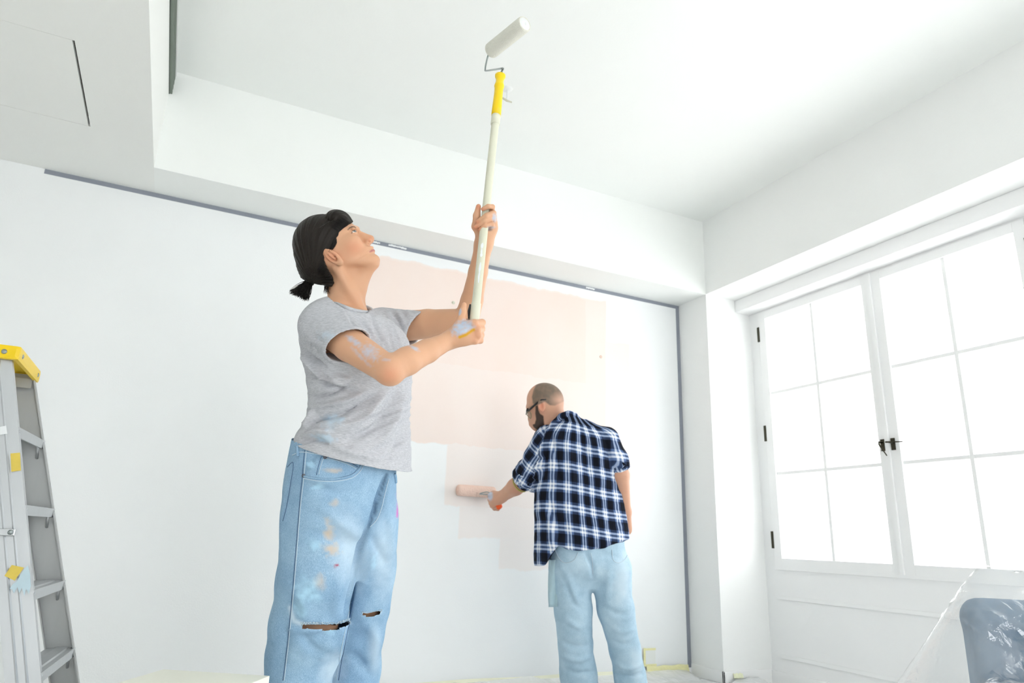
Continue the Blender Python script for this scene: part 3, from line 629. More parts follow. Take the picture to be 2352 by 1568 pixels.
A['tan'] = np.clip(np.maximum.reduce([blob(px, py, 757, 1220, 16, 32, 0, .7, nz), blob(px, py, 760, 1260, 26, 18, 10, .7, nz), blob(px, py, 768, 1155, 14, 9, 0, .6, nz)*.8, blob(px, py, 765, 1080, 22, 6, 0, .6, nz)*.7, blob(px, py, 735, 1340, 18, 22, 0, .8, nz)*.7])*fr, 0, 1)
A['paint'] = np.clip(np.maximum.reduce([blob(px, py, 714, 1068, 14, 8, 30, .6, nz), blob(px, py, 728, 1118, 16, 6, -10, .6, nz), blob(px, py, 705, 1355, 40, 34, 30, .8, nz)*.9, blob(px, py, 722, 1250, 22, 14, 40, .7, nz)*.7, blob(px, py, 690, 1400, 22, 26, 0, .8, nz)*.7, blob(px, py, 760, 1450, 14, 10, 0, .6, nz)*.6, blob(px, py, 860, 1290, 8, 26, 10, .7, nz)*.6])*fr, 0, 1)
A['pink'] = np.clip(np.exp(-(pdist(px, py, [(918, 1110), (913, 1135), (915, 1150), (913, 1185)])[0]/3)**2)*fr, 0, 1)
A['red'] = np.clip(np.exp(-(pdist(px, py, [(769, 1300), (776, 1297)])[0]/2.5)**2)*fr, 0, 1)
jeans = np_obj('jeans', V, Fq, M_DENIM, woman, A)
bvJ = bvh_of(V, Fq); tick('jeans')
stitch('side_seam', bvJ, [(700, 1034), (694, 1100), (688, 1160), (680, 1260), (670, 1380), (660, 1480), (650, 1562)], .0010, M_SEAM, jeans)
stitch('side_stitching', bvJ, [(704, 1034), (698, 1100), (691, 1160), (683, 1260), (673, 1380), (663, 1480), (653, 1562)], .0011, M_THREAD, jeans)
stitch('pocket_opening', bvJ, [(697, 1093), (730, 1099), (770, 1100), (805, 1092), (822, 1078), (829, 1066)], .0028, M_DENIM, jeans, .001)
stitch('pocket_stitching', bvJ, [(697, 1098), (730, 1104), (770, 1105), (808, 1097), (827, 1082), (834, 1068)], .0011, M_THREAD, jeans)
stitch('coin_pocket_edge', bvJ, [(727, 1090), (733, 1065), (742, 1046), (770, 1050), (800, 1060), (822, 1072)], .0009, M_SEAM, jeans)
stitch('coin_pocket_stitching', bvJ, [(732, 1090), (738, 1067), (745, 1053), (770, 1056), (800, 1066), (818, 1076)], .001, M_THREAD, jeans)
stitch('back_pocket_edge', bvJ, [(660, 1072), (674, 1063), (668, 1110), (658, 1165), (650, 1196)], .0009, M_SEAM, jeans)
stitch('waistband_seam', bvJ, [(672, 1045), (690, 1038), (715, 1040), (745, 1046)], .0012, M_THREAD, jeans)
stitch('fly_stitching', bvJ, [(893, 1100), (884, 1135), (876, 1168), (866, 1192), (850, 1210)], .0011, M_THREAD, jeans)
stitch('inseam', bvJ, [(812, 1380), (800, 1440), (788, 1500), (778, 1562)], .0011, M_SEAM, jeans); stitch('inseam_stitching', bvJ, [(806, 1382), (794, 1440), (782, 1500), (772, 1562)], .001, M_THREAD, jeans)
stitch('belt_loop', bvJ, [(684, 1024), (685, 1036), (686, 1048)], .0045, M_DENIM, jeans, .002); stitch('belt_loop', bvJ, [(905, 1088), (907, 1096), (908, 1108)], .0045, M_DENIM, jeans, .002)
for q in ((747, 1049), (698, 1092)):
    c_ = cast(bvJ, [q], .0005)
    if c_: lathe('rivet', c_[0], CP-c_[0], [(-.001, .0001), (.0, .0055), (.0018, .005), (.0024, .003), (.0016, .0022), (.0028, .0012), (.0029, .0001)], M_RIVET, jeans, 14)
fr_l = []; r_ = random.Random(5)
for k in range(130):
    t = k/130; x = 692+t*112; y = np.interp(x, [692, 735, 770, 804], [1433, 1434, 1434, 1424])+r_.uniform(-2, 4)
    q = cast(bvJ, [(x, y-5), (x+r_.uniform(-3, 3), y+1)], .003)
    if len(q) == 2: fr_l.append((np.array([q[0], (q[0]+q[1])/2+.001*nrm(CP-q[0]), q[1]]), [.0009, .0008, .0004]))
for k in range(30):
    x = 832+k*1.5; y = np.interp(x, [836, 852, 874], [1407, 1408, 1402]); q = cast(bvJ, [(x, y-4), (x+r_.uniform(-2, 2), y+2)], .003)
    if len(q) == 2: fr_l.append((np.array(q), [.0009, .0004]))
tag(tubes('frayed_threads', fr_l, M_THREAD, jeans, 4), kind='stuff')
# shoes (below the picture edge)
M_SHOE = mat_plain('white_canvas', (.7, .7, .68, 1), .7, noise=.08, scale=20)
for A0 in (RA, LA):
    g = nrm(SB-ZU*SB[2])
    f_ = lambda p: smin(chain(p, [A0*[1, 1, 0]+[0, 0, .075]-g*.03, A0*[1, 1, 0]+g*.06+[0, 0, .05], A0*[1, 1, 0]+g*.16+[0, 0, .036]], [.045, .042, .034], .03), ell(p, A0*[1, 1, 0]+g*.06+[0, 0, .02], np.array([np.cross(ZU, g), g, ZU]), (.048, .15, .022)), .02)
    V, Fq = surfnet(f_, A0*[1, 1, 0]+[-.22, -.22, -.02], A0*[1, 1, 0]+[.22, .22, .15], .008, 1); V[:, 2] = np.maximum(V[:, 2], 0); np_obj('shoe', V, Fq, M_SHOE, woman)

# ---- her body: head, neck, arms and hands
PT, PB = W(1139, 270, 2.13), W(1083.5, 792, 1.862)          # roller pole axis
def on_pole(y):
    t = np.linspace(0, 1, 200)[:, None]; q = PB+(PT-PB)*t; yy = pxof(q)[1]; return q[np.argmin(np.abs(yy-y))]
ZK = 1.99/FPX/5.808; HA = math.radians(36); HO = W(770.9, 556.8, 1.99); PSI = math.radians(3)
_f0 = math.cos(HA)*CR+math.sin(HA)*CU
HF = math.cos(PSI)*_f0-math.sin(PSI)*CF; HU = -math.sin(HA)*CR+math.cos(HA)*CU; HS = np.cross(HF, HU)      # face forward, head up, her right (towards the viewer)
if HS@CF > 0: HS = -HS
HX = np.array([HF, HS, HU])
def tz(zx, zy):
    dx, dy = zx-760, -(zy-620); return np.array([(dx*math.cos(HA)+dy*math.sin(HA))*ZK, (-dx*math.sin(HA)+dy*math.cos(HA))*ZK])
def hp(zx, zy, side=0.0):
    return W(640+zx/5.808, 450+zy/5.808, 1.99-side)
def zof(P):
    a, b = pxof(P); return (a-640)*5.808, (b-450)*5.808
fp = np.array([tz(*q) for q in ((760, 235), (880, 272), (975, 360), (1050, 432), (1062, 475), (1105, 560), (1150, 625), (1186, 642), (1240, 690), (1240, 718), (1274, 742), (1262, 778), (1322, 812), (1344, 855), (1328, 905))])
bp_ = np.array([tz(*q) for q in ((700, 240), (560, 275), (420, 375), (300, 500), (240, 640), (250, 790), (310, 930), (430, 1050), (560, 1120))])
fp = fp[np.argsort(fp[:, 1])]; bp_ = bp_[np.argsort(bp_[:, 1])]
zt = max(fp[:, 1].max(), bp_[:, 1].max())
z_chin, z_mouth, z_nose, z_eye, z_brow = tz(1328, 905)[1], tz(1240, 718)[1], tz(1186, 642)[1], tz(1005, 490)[1], tz(1050, 432)[1]
def width(z):
    return np.interp(z, [z_chin-.03, z_chin, z_chin+.018, z_mouth, z_nose, z_eye-.01, z_brow, z_brow+.03, zt-.03, zt-.012, zt], [.046, .047, .053, .0595, .066, .0695, .071, .0735, .066, .048, .012])
def head_stack(p, off=0.0):
    d = p-HO; x, y, z = d@HF, d@HS, d@HU
    xf = np.interp(z, fp[:, 1], fp[:, 0]); xb = np.interp(z, bp_[:, 1], bp_[:, 0]); w_ = width(z)
    xc = xb+(xf-xb)*.47; a = np.where(x > xc, xf-xc, xc-xb); n = np.where(x > xc, 2.25, 2.1)
    u = np.abs(x-xc)/np.maximum(a, .004); v = np.abs(y)/np.maximum(w_, .004)
    r = (u**n+v**n)**(1/n); f = (r-1)*np.minimum(a, w_)*.95-off
    return f, x, y, z
chin_b, jaw_b = tz(1330, 918), tz(860, 965)
jn = np.array([jaw_b[1]-chin_b[1], -(jaw_b[0]-chin_b[0])]); jn /= np.linalg.norm(jn); jn = jn if jn[1] < 0 else -jn
EYC = lambda s: hp(990, 497, s*.0315)
def EYAX(s):
    og = nrm(HF*.86+HS*s*.50); tu = nrm(HU-og*(HU@og)); return og, np.cross(og, tu), tu
def f_face(p, d):
    # nose
    d = smin(d, cone(p, hp(1062, 486), hp(1228, 566), .0058, .0088), .008)
    d = smin(d, sph(p, hp(1222, 576), .0098), .006)
    for s in (1, -1): d = smin(d, ell(p, hp(1192, 606, s*.0120), HX, (.0105, .0066, .0080)), .005)
    d = smin(d, cone(p, hp(1236, 592), hp(1186, 632), .0062, .005), .005)
    d = smin(d, cone(p, hp(1100, 545), hp(1180, 600), .0105, .0115), .008)
    # brow ridge, eye sockets, lids
    for s in (1, -1):
        d = smin(d, cone(p, hp(1046, 446, s*.014), hp(1000, 424, s*.045), .007, .006), .012)
        d = smax(d, -ell(p, hp(1062, 506, s*.030), HX, (.016, .016, .0085)), .010)
        d = smin(d, sph(p, EYC(s), .0134), .004)
        og, ts, tu = EYAX(s)
        d = smax(d, -ell(p, EYC(s)+og*.0125, np.array([og, ts, tu]), (.010, .0108, .0034)), .0012)
    # lips
    d = smin(d, ell(p, hp(1228, 698), HX, (.0085, .019, .0036)), .006); d = smin(d, ell(p, hp(1246, 740), HX, (.0088, .017, .0042)), .006)
    for s in (1, -1): d = smax(d, -cone(p, hp(1284, 720, .0), hp(1208, 744, s*.0235), .0008, .0012), .0025)
    for s in (1, -1): d = smax(d, -ell(p, hp(1214, 609, s*.0155), np.array([nrm(HF*.8-HU*.6), HS, nrm(HU*.8+HF*.6)]), (.0056, .0042, .0030)), .0015)        # nostril
    return d
def f_ear(p, d, s):
    ea = nrm(hp(640, 750)-hp(836, 900)); eo = nrm(HS*s*.93-HF*.30+HU*.05); eo = nrm(eo-ea*(eo@ea)); ew = np.cross(ea, eo); AX = np.array([ea, ew, eo]); c0 = hp(728, 815, s*.073)
    ear = smin(ell(p, c0, AX, (.0315, .0165, .0062)), ell(p, hp(822, 888, s*.071), AX, (.010, .0085, .0052)), .006)
    ear = smax(ear, -ell(p, c0+eo*.0065+ea*.003, AX, (.0225, .0098, .0060)), .0025); ear = smax(ear, -ell(p, c0+eo*.002-ea*.004, AX, (.0105, .0065, .0075)), .003)
    ear = smin(ear, ell(p, c0+eo*.0015+ea*.006, AX, (.0165, .0042, .0045)), .003)
    return smin(d, ear, .004)
def f_head(p):
    d, x, y, z = head_stack(p)
    d = np.maximum(d, z-(z_brow+.038)); d = smin(d, ell(p, hp(606, 640), HX, (.0775, .0725, .0775)), .02)
    d = smax(d, (x-chin_b[0])*jn[0]+(z-chin_b[1])*jn[1], .02)
    for s in (1, -1):       # jaw narrowing towards the chin, cheeks
        jl = hp(1120, 870, s*.062); nn = nrm(HS*s*.80+HF*.45-HU*.40); d = smax(d, (p-jl)@nn-.0045, .03)
        d = near(p, d, hp(960, 640, s*.047), .07, lambda q, e: smin(e, ell(q, hp(960, 640, s*.047), HX, (.030, .021, .022)), .02))
    # neck
    d = smin(d, chain(p, [W(775, 585, 2.0), W(793, 655, 2.0), W(797, 700, 2.0), W(802, 745, 2.0)], [.060, .0455, .0455, .058], .03), .022)
    d = smin(d, cone(p, hp(1235, 905), hp(1065, 1200), .016, .022), .03)
    d = smin(d, cone(p, W(762, 722, 1.955), W(858, 752, 2.06), .032, .022), .04)
    d = smin(d, cone(p, hp(800, 1000, .05), W(836, 722, 1.975), .010, .012), .018)   # neck muscle
    d = near(p, d, hp(1150, 580), .085, f_face)
    for s in (1, -1): d = near(p, d, hp(728, 815, s*.073), .055, lambda q, e: f_ear(q, e, s))
    return d
parts_V, parts_F, parts_A = [], [], []
KEYS = ('blush', 'lip', 'hair', 'paint', 'ochre', 'dark')
def add_part(V, Fq, A):
    b = sum(len(v) for v in parts_V); parts_V.append(V); parts_F.append(Fq+b); parts_A.append({k: A.get(k, np.zeros(len(V))) for k in KEYS})
hlo = np.min([hp(x, y, s) for x in (150, 1450) for y in (100, 1300) for s in (-.1, .1)], 0); hhi = np.max([hp(x, y, s) for x in (150, 1450) for y in (100, 1300) for s in (-.1, .1)], 0)
hlo = np.minimum(hlo, W(740, 760, 1.9)); hhi = np.maximum(hhi, W(880, 700, 2.1))
V, Fq = surfnet(f_head, hlo, hhi, .002, 1, 1.9); tick('head')
d = V-HO; y = d@HS; zx, zy = zof(V); fr_ = np.abs(y)
A = {}
A['blush'] = np.clip(.5*np.exp(-((zx-1010)/130)**2-((zy-690)/110)**2)+.5*np.exp(-((zx-1225)/50)**2-((zy-570)/45)**2)+.6*np.exp(-((zx-700)/110)**2-((zy-800)/90)**2)*(fr_ > .055), 0, 1)
A['lip'] = np.clip(1.7-pdist(zx, zy, [(1214, 746), (1245, 728), (1280, 718), (1310, 722)])[0]/np.interp(zx, [1205, 1240, 1320], [4, 11, 17]), 0, 1)*(zx > 1200)*(zy > 680)*.95
lid = [(972, 497), (988, 474), (1010, 463), (1032, 474)]
A['hair'] = np.clip(np.maximum(np.clip(1.5-pdist(zx, zy, [(925, 450), (948, 424), (980, 408), (1010, 411), (1030, 424)])[0]/6.5, 0, 1)*.8, np.clip(1.6-pdist(zx, zy, lid)[0]/5, 0, 1)*.9)*(y > .006)+np.clip(1.4-pdist(zx, zy, [(1040, 425), (1058, 436), (1068, 448)])[0]/7, 0, 1)*(y < 0)*.6, 0, 1)
add_part(V, Fq, A)
# right arm and fist
kn = [(1089, 742), (1096, 756), (1097, 770), (1091, 783)]
def f_rhand(p, d):
    ah = nrm(W(1092, 757, 1.852)-W(1040, 777, 1.862)); au = nrm(PT-PB); an = np.cross(ah, au)
    d = smin(d, ell(p, W(1066, 765, 1.858), np.array([ah, nrm(np.cross(an, ah)), an]), (.038, .037, .017)), .018)
    for i, (kx, ky) in enumerate(kn):
        q = on_pole(ky-2); rr = (.0102, .0105, .0100, .0088)[i]
        a0 = W(kx-22, ky+3, 1.853); a1 = W(kx, ky, 1.848); toc = nrm(CP-q); rt = nrm(np.cross(au, toc)); rt = rt if rt@CR > 0 else -rt
        c1 = q+rt*.022+toc*.002; c2 = q+rt*.008-toc*.024; c3 = q-rt*.017-toc*.013
        d = smin(d, chain(p, [a0, a1, c1, c2, c3], [rr, rr*1.04, rr*.95, rr*.9, rr*.8], .004), .0055)
    return smin(d, chain(p, [W(1048, 757, 1.858), W(1059, 735, 1.866), W(1063, 716, 1.873), W(1066, 700, 1.879)], [.014, .0115, .0098, .0075], .005), .008)
def f_rarm(p):
    d = chain(p, [RS, RS*.55+RE*.45, RE, RE*.72+RW*.28, RE*.4+RW*.6, RW], [.042, .0445, .0365, .0365, .0315, .0225], .008)
    d = smin(d, sph(p, W(899, 857, 1.735), .030), .012)
    d = smin(d, cone(p, RW, W(1060, 768, 1.862), .021, .024), .02)
    return near(p, d, W(1075, 755, 1.862), .13, f_rhand)
V, Fq = surfnet(f_rarm, np.minimum(np.minimum(RS, RE), RW)-[.12, .12, .1], np.maximum(np.maximum(RS, RE), W(1110, 690, 1.87))+[.08, .1, .08], .0026, 1)
px, py = pxof(V); N_ = vnormals(V, Fq); fa = np.clip(facing(V, N_)*4, 0, 1); nz = (fbm(V*150)-.5)*1.2; A = {}
A['paint'] = np.clip(np.maximum.reduce([blob(px, py, 1064, 752, 32, 20, -20, .5, nz*.6), blob(px, py, 1056, 716, 5, 10, 10, .5), blob(px, py, 850, 808, 30, 22, 30, .8, nz)*.75, blob(px, py, 815, 785, 28, 9, 35, .7, nz)*.8, blob(px, py, 830, 820, 40, 6, 45, .8, nz)*.55, blob(px, py, 953, 800, 16, 6, 25, .7, nz)*.8, blob(px, py, 886, 826, 16, 5, 0, .7, nz)*.4])*fa, 0, 1)
A['ochre'] = np.clip(1.6-pdist(px, py, [(1056, 774), (1070, 769), (1080, 762), (1088, 757)])[0]/3, 0, 1)*fa
A['blush'] = np.clip(.5*np.exp(-((px-895)/22)**2-((py-862)/22)**2)+.35*np.exp(-((px-1095)/14)**2-((py-765)/30)**2), 0, 1)
add_part(V, Fq, A); tick('rarm')
# left arm and hand
def f_lhand(p, d):
    au = nrm(PT-PB)
    d = smin(d, ell(p, W(1120, 518, 2.024), np.array([CR, nrm(au), np.cross(CR, nrm(au))]), (.026, .040, .016)), .016)
    d = smin(d, cone(p, W(1130, 495, 2.016), W(1132, 522, 2.013), .014, .014), .012)
    for c, r in (([(1130, 486, 2.018), (1131, 475, 2.000), (1121, 474, 1.987), (1109, 480, 1.988)], .0080), ([(1134, 498, 2.016), (1134, 489, 1.996), (1117, 495, 1.981), (1097, 509, 1.988)], .0083), ([(1136, 511, 2.014), (1132, 500, 1.993), (1113, 507, 1.979), (1092, 521, 1.988)], .0081), ([(1133, 524, 2.012), (1130, 514, 1.991), (1116, 518, 1.982), (1103, 527, 1.986)], .0073)):
        q = [W(*v) for v in c]; g_ = chain(p, q, [r*1.0, r*.97, r*.92, r*.76], .002); fg = g_ if c[0][0] == 1130 else np.minimum(fg, g_)
    d = smin(d, fg, .0022)
    return smin(d, chain(p, [W(1108, 545, 2.02), W(1093, 520, 2.013), W(1095, 495, 2.010), W(1099, 474, 2.008)], [.016, .0122, .0102, .0075], .006), .009)
def f_larm(p):
    d = chain(p, [LS, LS*.5+LE*.5, W(1070, 738, 2.098), W(1084, 690, 2.085), W(1098, 625, 2.05), LW], [.052, .045, .0395, .0335, .0282, .0250], .008)
    d = smin(d, cone(p, LW, W(1118, 535, 2.022), .0235, .026), .02)
    return near(p, d, W(1115, 510, 2.01), .13, f_lhand)
V, Fq = surfnet(f_larm, np.minimum(np.minimum(LS, LE), LW)-[.1, .12, .1], np.maximum(np.maximum(LS, LE), W(1150, 455, 2.02))+[.08, .1, .04], .0022, 1)
px, py = pxof(V); N_ = vnormals(V, Fq); fa = np.clip(facing(V, N_)*4, 0, 1); nz = (fbm(V*150)-.5)*1.2; A = {}
A['paint'] = np.clip(np.maximum.reduce([blob(px, py, 1136, 500, 7, 14, 0, .6, nz*.5)*.8, blob(px, py, 1128, 522, 12, 5, 0, .6, nz)*.6])*fa, 0, 1); A['dark'] = blob(px, py, 1124, 527, 9, 5, 0, .6)*.7*fa
A['blush'] = np.clip(sum(.7*np.exp(-((px-a)/6)**2-((py-b)/6)**2) for a, b in ((1108, 482), (1097, 510), (1092, 522), (1101, 525), (1098, 474))), 0, 1)
add_part(V, Fq, A); tick('larm')
# trunk and legs under the clothes
tor = (sh[0][3:], sh[1][3:], [a*.84 for a in sh[2][3:]], [b*.82 for b in sh[3][3:]])
def f_trunk(p):
    d = stack(p, *tor, SA, SB); d = smin(d, cone(p, RS, LS, .045, .045), .04); d = smin(d, ell(p, W(790, 1130, DT), AXB, (.135, .09, .12)), .06)
    d = smin(d, chain(p, [W(735, 1200, 1.93), W(712, 1428, 1.915), W(693, 1500, 1.91), RA+[0, 0, .25], RA+[0, 0, -.03]], [.078, .072, .055, .05, .038], .03), .04)
    return smin(d, chain(p, [W(840, 1190, 2.06), W(828, 1405, 2.105), W(818, 1440, 2.11), W(808, 1540, 2.12), LA+[0, 0, .25], LA+[0, 0, -.03]], [.076, .062, .055, .05, .05, .038], .03), .03)
V, Fq = surfnet(f_trunk, np.array([.0, 1.6, .05]), np.array([1.0, 2.6, 1.55]), .010, 1)
add_part(V, Fq, {}); tick('trunk')
np_obj('body', np.concatenate(parts_V), np.concatenate(parts_F), M_SKIN, woman, {k: np.concatenate([a[k] for a in parts_A]) for k in KEYS})
# eyes
def make_eye_mat():
    m, N, L, B = new_mat('eye'); B.inputs['Roughness'].default_value = .08
    a = attr(N, L, 'gaze'); r = N.new('ShaderNodeValToRGB'); e = r.color_ramp.elements; r.color_ramp.interpolation = 'CONSTANT'
    e[0].position = 0; e[0].color = (.01, .01, .01, 1); e[1].position = .22; e[1].color = (.20, .23, .22, 1); k = e.new(.52); k.color = (.05, .06, .06, 1); k = e.new(.62); k.color = (.78, .76, .74, 1); L.new(a.outputs['Fac'], r.inputs[0]); L.new(r.outputs[0], B.inputs['Base Color']); return m
M_EYE = make_eye_mat()
def eye(c, gz, r, parent):
    bm = bmesh.new(); bmesh.ops.create_uvsphere(bm, u_segments=32, v_segments=20, radius=r); V = np.array([v.co for v in bm.verts])
    o = bm_obj('eye', bm, M_EYE, parent, True); g = np.degrees(np.arccos(np.clip(V@gz/r, -1, 1)))/60
    V2 = V+np.asarray(c); o.data.vertices.foreach_set('co', V2.astype(np.float32).ravel()); a = o.data.attributes.new('gaze', 'FLOAT', 'POINT'); a.data.foreach_set('value', g.astype(np.float32)); return o
for s in (1, -1): eye(EYC(s), nrm(HF*.82+HU*.34+HS*s*.42), .0119, woman)
lash = []
for s in (1, -1):
    og, ts, _tu = EYAX(s)
    for k in range(16):
        t = -.9+1.8*k/15; b0 = EYC(s)+og*.0122*math.cos(t*.7)+ts*.0105*t+HU*(.0047*math.sqrt(max(0, 1-.8*t*t))-.0005); lash.append((np.array([b0, b0+og*.004+HU*.0015+ts*t*.002, b0+og*.0055+HU*.005+ts*t*.0035]), [.0003, .00025, .00012]))
tag(tubes('eyelashes', lash, M_HAIRS, woman, 4), kind='stuff')
# hair
hair_poly = [(955, 372), (868, 428), (806, 482), (768, 560), (775, 640), (716, 712), (640, 722), (600, 770), (612, 870), (650, 965), (722, 1085), (742, 1170), (700, 1215), (610, 1190), (520, 1180), (380, 1140), (120, 1000), (50, 500), (300, 100), (760, 60), (1010, 200), (1010, 330)]
hb = np.array([tz(*q) for q in ((690, 245), (630, 252), (530, 290), (400, 370), (270, 480), (200, 640), (212, 800), (270, 950), (400, 1090), (450, 1140))]); hb = hb[np.argsort(hb[:, 1])]
def f_hair(p):
    y = (p-HO)@HS; zx, zy = zof(p)
    f = ell(p, hp(592, 640), HX, (.0853, .0795, .0853))
    h0, _x, _y, z = head_stack(p, .0045); f = smin(f, np.maximum(h0, z-(z_brow+.044)), .006)
    f = smin(f, cone(p, hp(510, 900), hp(425, 1115), .052, .022), .03)
    f = smin(f, cone(p, hp(600, 960, .0), hp(640, 1120, .0), .060, .046), .03)
    f = smin(f, ell(p, hp(800, 322, .004), np.array([nrm(CR*.985-CU*.17), HS, nrm(CU*.985+CR*.17)]), (.0365, .054, .0285)), .004)    # fringe
    f = smax(f, poly2d(zx, zy, hair_poly)*ZK, .004)
    ang = np.arctan2(zy-1130, zx-410)*14+y*90+np.sin(y*60)*1.0
    return f+.0008*np.sin(ang*3.1)+.0005*np.sin(ang*7.7+1)
V, Fq = surfnet(f_hair, hlo, hhi, .0022, 1, 2.0)
y = (V-HO)@HS; zx, zy = zof(V)
ang = np.arctan2(zy-1130, zx-410); rad = np.hypot(zy-1130, zx-410)
hairo = np_obj('hair', V, Fq, M_HAIR, woman, {'strand': np.stack([ang*70, y*900, rad*.006], 1)})
tick('hair'); st_ = []; r_ = random.Random(11)
for k in range(640):      # ponytail
    b0 = np.array([395+r_.uniform(-25, 55), 1135+r_.uniform(-25, 45)]); sd = r_.uniform(-.018, .018); t = r_.random()
    e0 = np.array([150+t*215, 1290+t*105])+np.array([r_.uniform(-25, 50), r_.uniform(-45, 15)]); m0 = (b0+e0)/2+np.array([r_.uniform(-15, 20), r_.uniform(-20, 35)])
    st_.append((catmull([hp(*b0, sd*.6), hp(*m0, sd*1.5), hp(*e0, sd*1.7)], 4), np.linspace(.0014, .0003, 9)))
for k in range(60):       # loose strands at the nape and along the parting
    b0 = np.array([640+r_.uniform(-30, 60), 1130+r_.uniform(-30, 30)]); e0 = np.array([600+r_.uniform(-10, 90), 1280+r_.uniform(-40, 30)]); sd = r_.uniform(-.02, .045)
    st_.append((catmull([hp(*b0, sd), hp(*((b0+e0)/2+[r_.uniform(-12, 12), 0]), sd), hp(*e0, sd*.8)], 4), np.linspace(.0008, .0003, 9)))
for k in range(34):       # fly-aways on the crown
    t = r_.random(); b0 = np.array([640-t*330, 255+t*190+r_.uniform(0, 25)]); e0 = b0+np.array([r_.uniform(60, 150), r_.uniform(-75, -25)-20*t]); sd = r_.uniform(-.03, .03)
    st_.append((catmull([hp(*b0, sd), hp(*((b0+e0)/2+[0, -8]), sd), hp(*e0, sd)], 3), np.linspace(.00035, .0002, 7)))
bvH = bvh_of(V, Fq); bvB = bvh_of(parts_V[0], parts_F[0])
def scalp(q, off):
    d_ = Vector(nrm(ray(640+q[0]/5.808, 450+q[1]/5.808))); hh = [h for h in (bvH.ray_cast(Vector(CP), d_), bvB.ray_cast(Vector(CP), d_)) if h[0] is not None]
    if not hh: return None
    h = min(hh, key=lambda k: k[3]); return np.array(h[0])-np.array(d_)*off
hl = np.array([(955, 365), (905, 398), (868, 422), (806, 478), (768, 556), (772, 640), (716, 706), (650, 716), (606, 850), (650, 962), (722, 1085), (742, 1165)], float)
for k in range(330):
    t = r_.random()*(len(hl)-1); i = int(t); b0 = hl[i]+(hl[i+1]-hl[i])*(t-i); dr = np.array([410., 1130.])-b0; dr /= np.linalg.norm(dr)
    if i < 3: dr = np.array([-.75, -.55])
    if 5 <= i <= 7: continue
    b1 = b0-dr*r_.uniform(0, 14 if 3 <= i < 6 else 4); ln = r_.uniform(30, 60) if i == 5 else r_.uniform(70, 190); nn_ = np.array([-dr[1], dr[0]])*r_.uniform(-22, 22)
    pts_ = [scalp(b1+dr*ln*u+nn_*u*(1-u)*2, .0012) for u in (0, .3, .6, 1)]
    if all(q is not None for q in pts_): st_.append((np.array(pts_), [.0003, .0007, .0007, .0003]))
tag(tubes('hair_strands', st_, M_HAIRS, hairo, 4), kind='stuff')
lathe('hair_tie', hp(402, 1128)-nrm(hp(330, 1200)-hp(440, 1080))*.006, nrm(hp(330, 1200)-hp(440, 1080)), [(0, .013), (.003, .018), (.008, .0185), (.012, .016), (.013, .010)], mat_plain('black_elastic', (.01, .01, .011, 1), .7), hairo, 18)

# ------------------------------------------------------------------ long paint roller held by the woman
M_POLE = mat_plain('cream_plastic_pole', rgb(216, 216, 196), .45, noise=.05, scale=18, bump=.05, bscale=30)
M_YEL = mat_plain('yellow_plastic', rgb(246, 208, 8), .35, noise=.05, scale=10)
M_STEEL = mat_plain('galvanised_wire', rgb(150, 158, 158), .35, metal=.8)
M_NAP = mat_plain('white_roller_nap', (.80, .79, .70, 1), .9, noise=.04, scale=60, bump=.7, bscale=220)
M_CAP = mat_plain('white_plastic_cap', (.84, .86, .85, 1), .4)
rl = thing('paint_roller', 'long cream roller pole with yellow grip and white roller sleeve raised to the ceiling', 'paint roller', PB)
dp = PT-PB; LP = np.linalg.norm(dp); dpn = dp/LP
t_of = lambda y: next(t for t in np.linspace(-.2, 1.6, 900) if pxof((PB+dp*t)[None])[1][0] < y)*LP
tC, tG0, tG1, tS = t_of(286), t_of(266), t_of(174), t_of(698)
lathe('pole', PB, dpn, [(.014, .0005), (.014, .0135), (tS, .0138), (tS+.002, .0122), (tC+.02, .0120)], M_POLE, rl, 24)
lathe('pole_collar', PB+dpn*tC, dpn, [(-.001, .0121), (0, .0142), (tG0-tC+.004, .0142), (tG0-tC+.005, .012)], M_POLE, rl, 24)
g = tG1-tG0
lathe('grip', PB+dpn*tG0, dpn, [(0, .0125), (.0, .0152), (g*.25, .0148), (g*.55, .0138), (g*.68, .0142), (g*.72, .0162), (g*.76, .0150), (g*.82, .0125), (g*.9, .0125), (g*.96, .0168), (g*.995, .0172), (g, .014), (g*1.001, .002)], M_YEL, rl, 24)
z1 = CAM_H+.225/np.linalg.norm(atZ(1206, 54, CAM_H+1)-atZ(1126, 118, CAM_H+1))
rA, rB = atZ(1126, 118, z1), atZ(1206, 54, z1); ra_ = nrm(rB-rA); rL = np.linalg.norm(rB-rA)
RR = 18.2*proj((rA+rB)/2)[2]/FPX
lathe('roller_sleeve', rA, ra_, [(0, .012), (0, RR*.86), (.006, RR*.98), (.014, RR), (rL-.012, RR), (rL-.004, RR*.98), (rL, RR*.9), (rL-.001, RR*.80)], M_NAP, rl, 40)
lathe('end_cap', rB-ra_*.002, ra_, [(0, RR*.82), (.001, RR*.80), (.0, RR*.55), (.002, RR*.5), (.002, RR*.22), (-.002, RR*.18), (-.002, .0005)], M_CAP, rl, 30)
gt = PB+dpn*tG1; dA = proj(rA)[2]; dG = proj(gt)[2]
tube('wire_frame', catmull([gt-dpn*.01, gt+dpn*.004, W(1155, 159, dG+.02), W(1152, 157.5, dG+.02), W(1134, 160, (dA+dG)/2+.02), W(1116, 162.5, dA-.02), W(1114.5, 160, dA-.015), W(1116, 148, dA), W(1121, 128, dA), rA, rA+ra_*.05], 5), .0034, M_STEEL, rl, 10)
M_BLACK = mat_plain('black_rubber', (.02, .02, .022, 1), .5, bump=.5, bscale=80)
